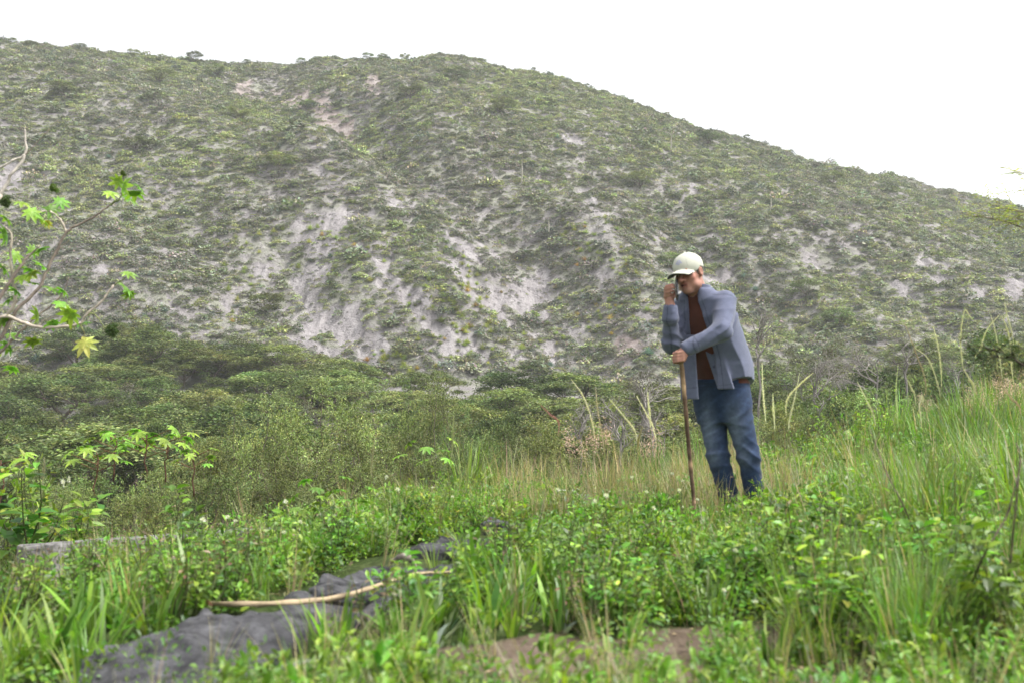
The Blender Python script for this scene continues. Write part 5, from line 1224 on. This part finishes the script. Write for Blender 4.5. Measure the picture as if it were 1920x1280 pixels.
def cleaf(px, py, size, yaw, pitch, roll_=0, yel=False, dy=0.0):
    o = mkobj('leaf', CLY if yel else CL[random.randrange(3)], castor); o.location = at(px, py, YC + dy + random.uniform(-.15, .15)) - cg
    s_ = size / FPX * YC / .84; o.scale = (s_, s_, s_); o.rotation_euler = (roll_, pitch, yaw)
for px, py, sz in ((205, 362, 46), (232, 350, 48), (252, 362, 52), (242, 372, 44), (222, 340, 36), (262, 352, 34), (240, 512, 40), (236, 540, 46), (244, 552, 34), (132, 588, 52), (152, 606, 50), (112, 570, 40), (62, 640, 46), (22, 626, 40), (15, 648, 44), (55, 505, 52), (82, 500, 46), (62, 530, 40), (96, 541, 44), (76, 468, 42), (28, 478, 40), (112, 378, 40), (75, 410, 46), (58, 398, 44), (95, 392, 44), (40, 380, 40), (10, 440, 50), (5, 500, 54), (20, 560, 50), (40, 520, 46), (8, 600, 46), (70, 590, 44), (100, 606, 40), (30, 545, 40), (12, 410, 40), (118, 545, 36), (60, 470, 36), (25, 690, 40), (5, 655, 50)):
    cleaf(px, py, sz, random.uniform(0, 6.28), random.gauss(.1, .35), random.gauss(.75, .4), dy=random.choice((-.1, 0, .1)))
cleaf(160, 642, 56, -1.55, 1.05, 0, True); cleaf(60, 512, 40, 2, .4, -.5, True); cleaf(130, 604, 34, 1, .8, 0, True); cleaf(88, 418, 26, 1, .6, -.4, True)
for px, py, sc_f, k_ in ((12, 378, .75, 0), (103, 354, .6, 1), (212, 619, .85, 0), (232, 326, .4, 1)):
    o = mkobj('seed_cluster', FRU[k_], castor); o.location = at(px, py, YC) - cg; o.scale = (sc_f,) * 3
def small_castor(px, ptop, Y, hgt, n, lsz, label, red):
    p = at(px, ptop, Y); g = np.array([p[0], Y, p[2] - hgt]); t = thing('young_castor_plant', g, label, 'plant', 'young castor plants'); mb = MB()
    tube(mb, wig((0, 0, -.12), (0, 0, hgt), 6, .02), np.linspace(.011, .006, 6), (.12, .065, .045) if red else (.13, .16, .06), 6); tips = []
    for i in range(n):
        a = i * 2.4; z = hgt * (1 - .55 * i / n); e = np.array([np.cos(a), np.sin(a), .25]) * lsz * 1.1 + [0, 0, z]; tube(mb, np.array([[0, 0, z - .05], e]), [.005, .003], (.15, .075, .045) if red else (.16, .2, .08), 4); tips.append((e, a))
    mkobj('stem', mb.mesh('stem', M['bark'], True), t)
    for e, a in tips:
        o = mkobj('leaf', CL[random.randrange(3)], t); o.location = e; o.scale = (lsz, lsz, lsz); o.rotation_euler = (random.gauss(0, .2), random.gauss(.35, .2), a)
small_castor(215, 815, 12.5, .45, 9, .26, 'red-stemmed castor plant, highest of the group before the dark trees', True); small_castor(275, 815, 12.2, .45, 9, .30, 'red-stemmed castor plant between two others before the dark trees', True); small_castor(312, 822, 12.6, .42, 9, .28, 'red-stemmed castor plant nearest the feathery bushes', True)
small_castor(180, 845, 11.8, .4, 9, .28, 'red-stemmed castor plant lowest in the group', True); small_castor(2, 862, 10.5, .4, 8, .24, 'red-stemmed castor plant at the picture edge', True); small_castor(365, 848, 12.0, .4, 6, .2, 'small reddish castor plant apart from the group', True)
small_castor(800, 835, 10.4, .5, 7, .24, 'dark green castor plant before the feathery bushes on the crest', False)
small_castor(600, 905, 6.6, .45, 8, .15, 'young bright green castor plant with lobed leaves above the slabs', False); small_castor(650, 925, 6.4, .40, 7, .14, 'young castor plant with dark stem beside the bright one', False); small_castor(560, 940, 6.5, .35, 6, .13, 'low young castor plant with a yellow leaf', False)

# ------------------------------------------------------------------ shrubs reaching in at the edge of the bank
def spray_shrub(name, base_, tips, label, cols, wts, size, n, stemc, spread):
    b = np.asarray(base_, float); t = thing(name, b, label, 'bush'); sb, lb = MB(), MB()
    for e in tips:
        e = np.asarray(e, float) - b; q = spline(np.array([[0, 0, -.1], e * [.4, .4, .62], e * [.75, .75, .92], e]), 24); tube(sb, q, np.linspace(.022, .003, 24) * size / .05, stemc, 5)
        ns = n; i = rng.integers(9, 24, ns); b0 = q[i]; d = unit(rng.normal(0, 1, (ns, 3)) * [1, 1, .45] + unit(e) * .5); ln = spread * rng.uniform(.4, 1.1, ns); K = 16
        tt = np.tile(np.linspace(.1, 1, K), ns); I = np.repeat(np.arange(ns), K); P = b0[I] + d[I] * (tt * ln[I])[:, None] - np.stack([0 * tt, 0 * tt, .22 * tt ** 2 * ln[I]], 1)
        for k_ in range(ns): tube(sb, np.array([b0[k_], b0[k_] + d[k_] * ln[k_] * .5 - [0, 0, .05 * ln[k_]], b0[k_] + d[k_] * ln[k_] - [0, 0, .22 * ln[k_]]]), [.003, .002, .001], stemc, 3)
        side = unit(np.cross(d[I], [0, 0, 1.0])) * np.where(np.arange(len(tt)) % 2 == 0, 1, -1)[:, None]
        leaves(lb, P, side + d[I] * .4 + rng.normal(0, .12, (len(tt), 3)), rng.normal(0, .3, (len(tt), 3)) + [0, 0, 1], size * rng.uniform(.7, 1.2, len(tt)), size * .3, mixc(len(tt), cols, wts), .1, .1)
    mkobj('branches', sb.mesh('branches', M['bark'], True), t); tag(mkobj('leaves', lb.mesh('leaves', M['leaf']), t), kind='stuff')
x0 = 6.9; spray_shrub('acacia_tree', (x0, 9.6, h1(x0, 9.6)), [at(1800, 400, 9.6), at(1860, 385, 9.4), at(1905, 410, 9.8), at(1935, 360, 9.5), at(1900, 320, 9.7), at(1960, 300, 9.5), at(1990, 420, 9.3), at(2050, 350, 9.8), at(2080, 250, 9.2)],
                      'yellow-green feathery acacia branches reaching in from the edge above the bank', [(.46, .46, .12), (.38, .41, .10), (.28, .32, .08)], [2, 2, 1], .042, 40, (.26, .22, .16), .36)
x0 = 2.75; spray_shrub('thorn_shrub', (x0, 4.0, h1(x0, 4.0)), [at(1800, 640, 4.0), at(1860, 665, 4.05), at(1910, 650, 3.9), at(1960, 690, 4.0), at(2020, 600, 4.1)],
                       'dark feathery thorn shrub twig reaching in before the plumes', [(.06, .10, .025), (.10, .14, .03), (.045, .07, .02)], [2, 1, 1], .026, 26, (.07, .055, .045), .14)
for pts, lab in (([gp(1880, 1180), at(1900, 1000, 3.3), at(1912, 860, 3.3), at(1905, 830, 3.35)], 'thin dark bare stem at the outer edge of the near grass'), ([gp(1740, 1060), at(1700, 960, 4.3), at(1660, 880, 4.4), at(1630, 800, 4.5)], 'thin dark bare stem leaning through the near grass'), ([gp(1790, 1180), at(1840, 1050, 3.2), at(1890, 960, 3.2), at(1915, 860, 3.2)], 'thin brown bent stem crossing the near grass')):
    stem_thing('bare_stem', pts, [.004, .0032, .0025, .0015], (.13, .10, .08), lab, 'stem', None, 'bark', 5, .001)

# labels of small groups: add the place in the row
_lab = {}
for o in scene.objects:
    if o.parent is None and 'category' in o: _lab.setdefault(o['label'], []).append(o)
for lb_, os_ in _lab.items():
    if 2 <= len(os_) <= 30 and len(lb_.split()) <= 12:
        for i, o in enumerate(sorted(os_, key=lambda o: o.location.x / max(o.location.y, .1))): o['label'] = '%s, %s from the left' % (lb_, ordn[i])
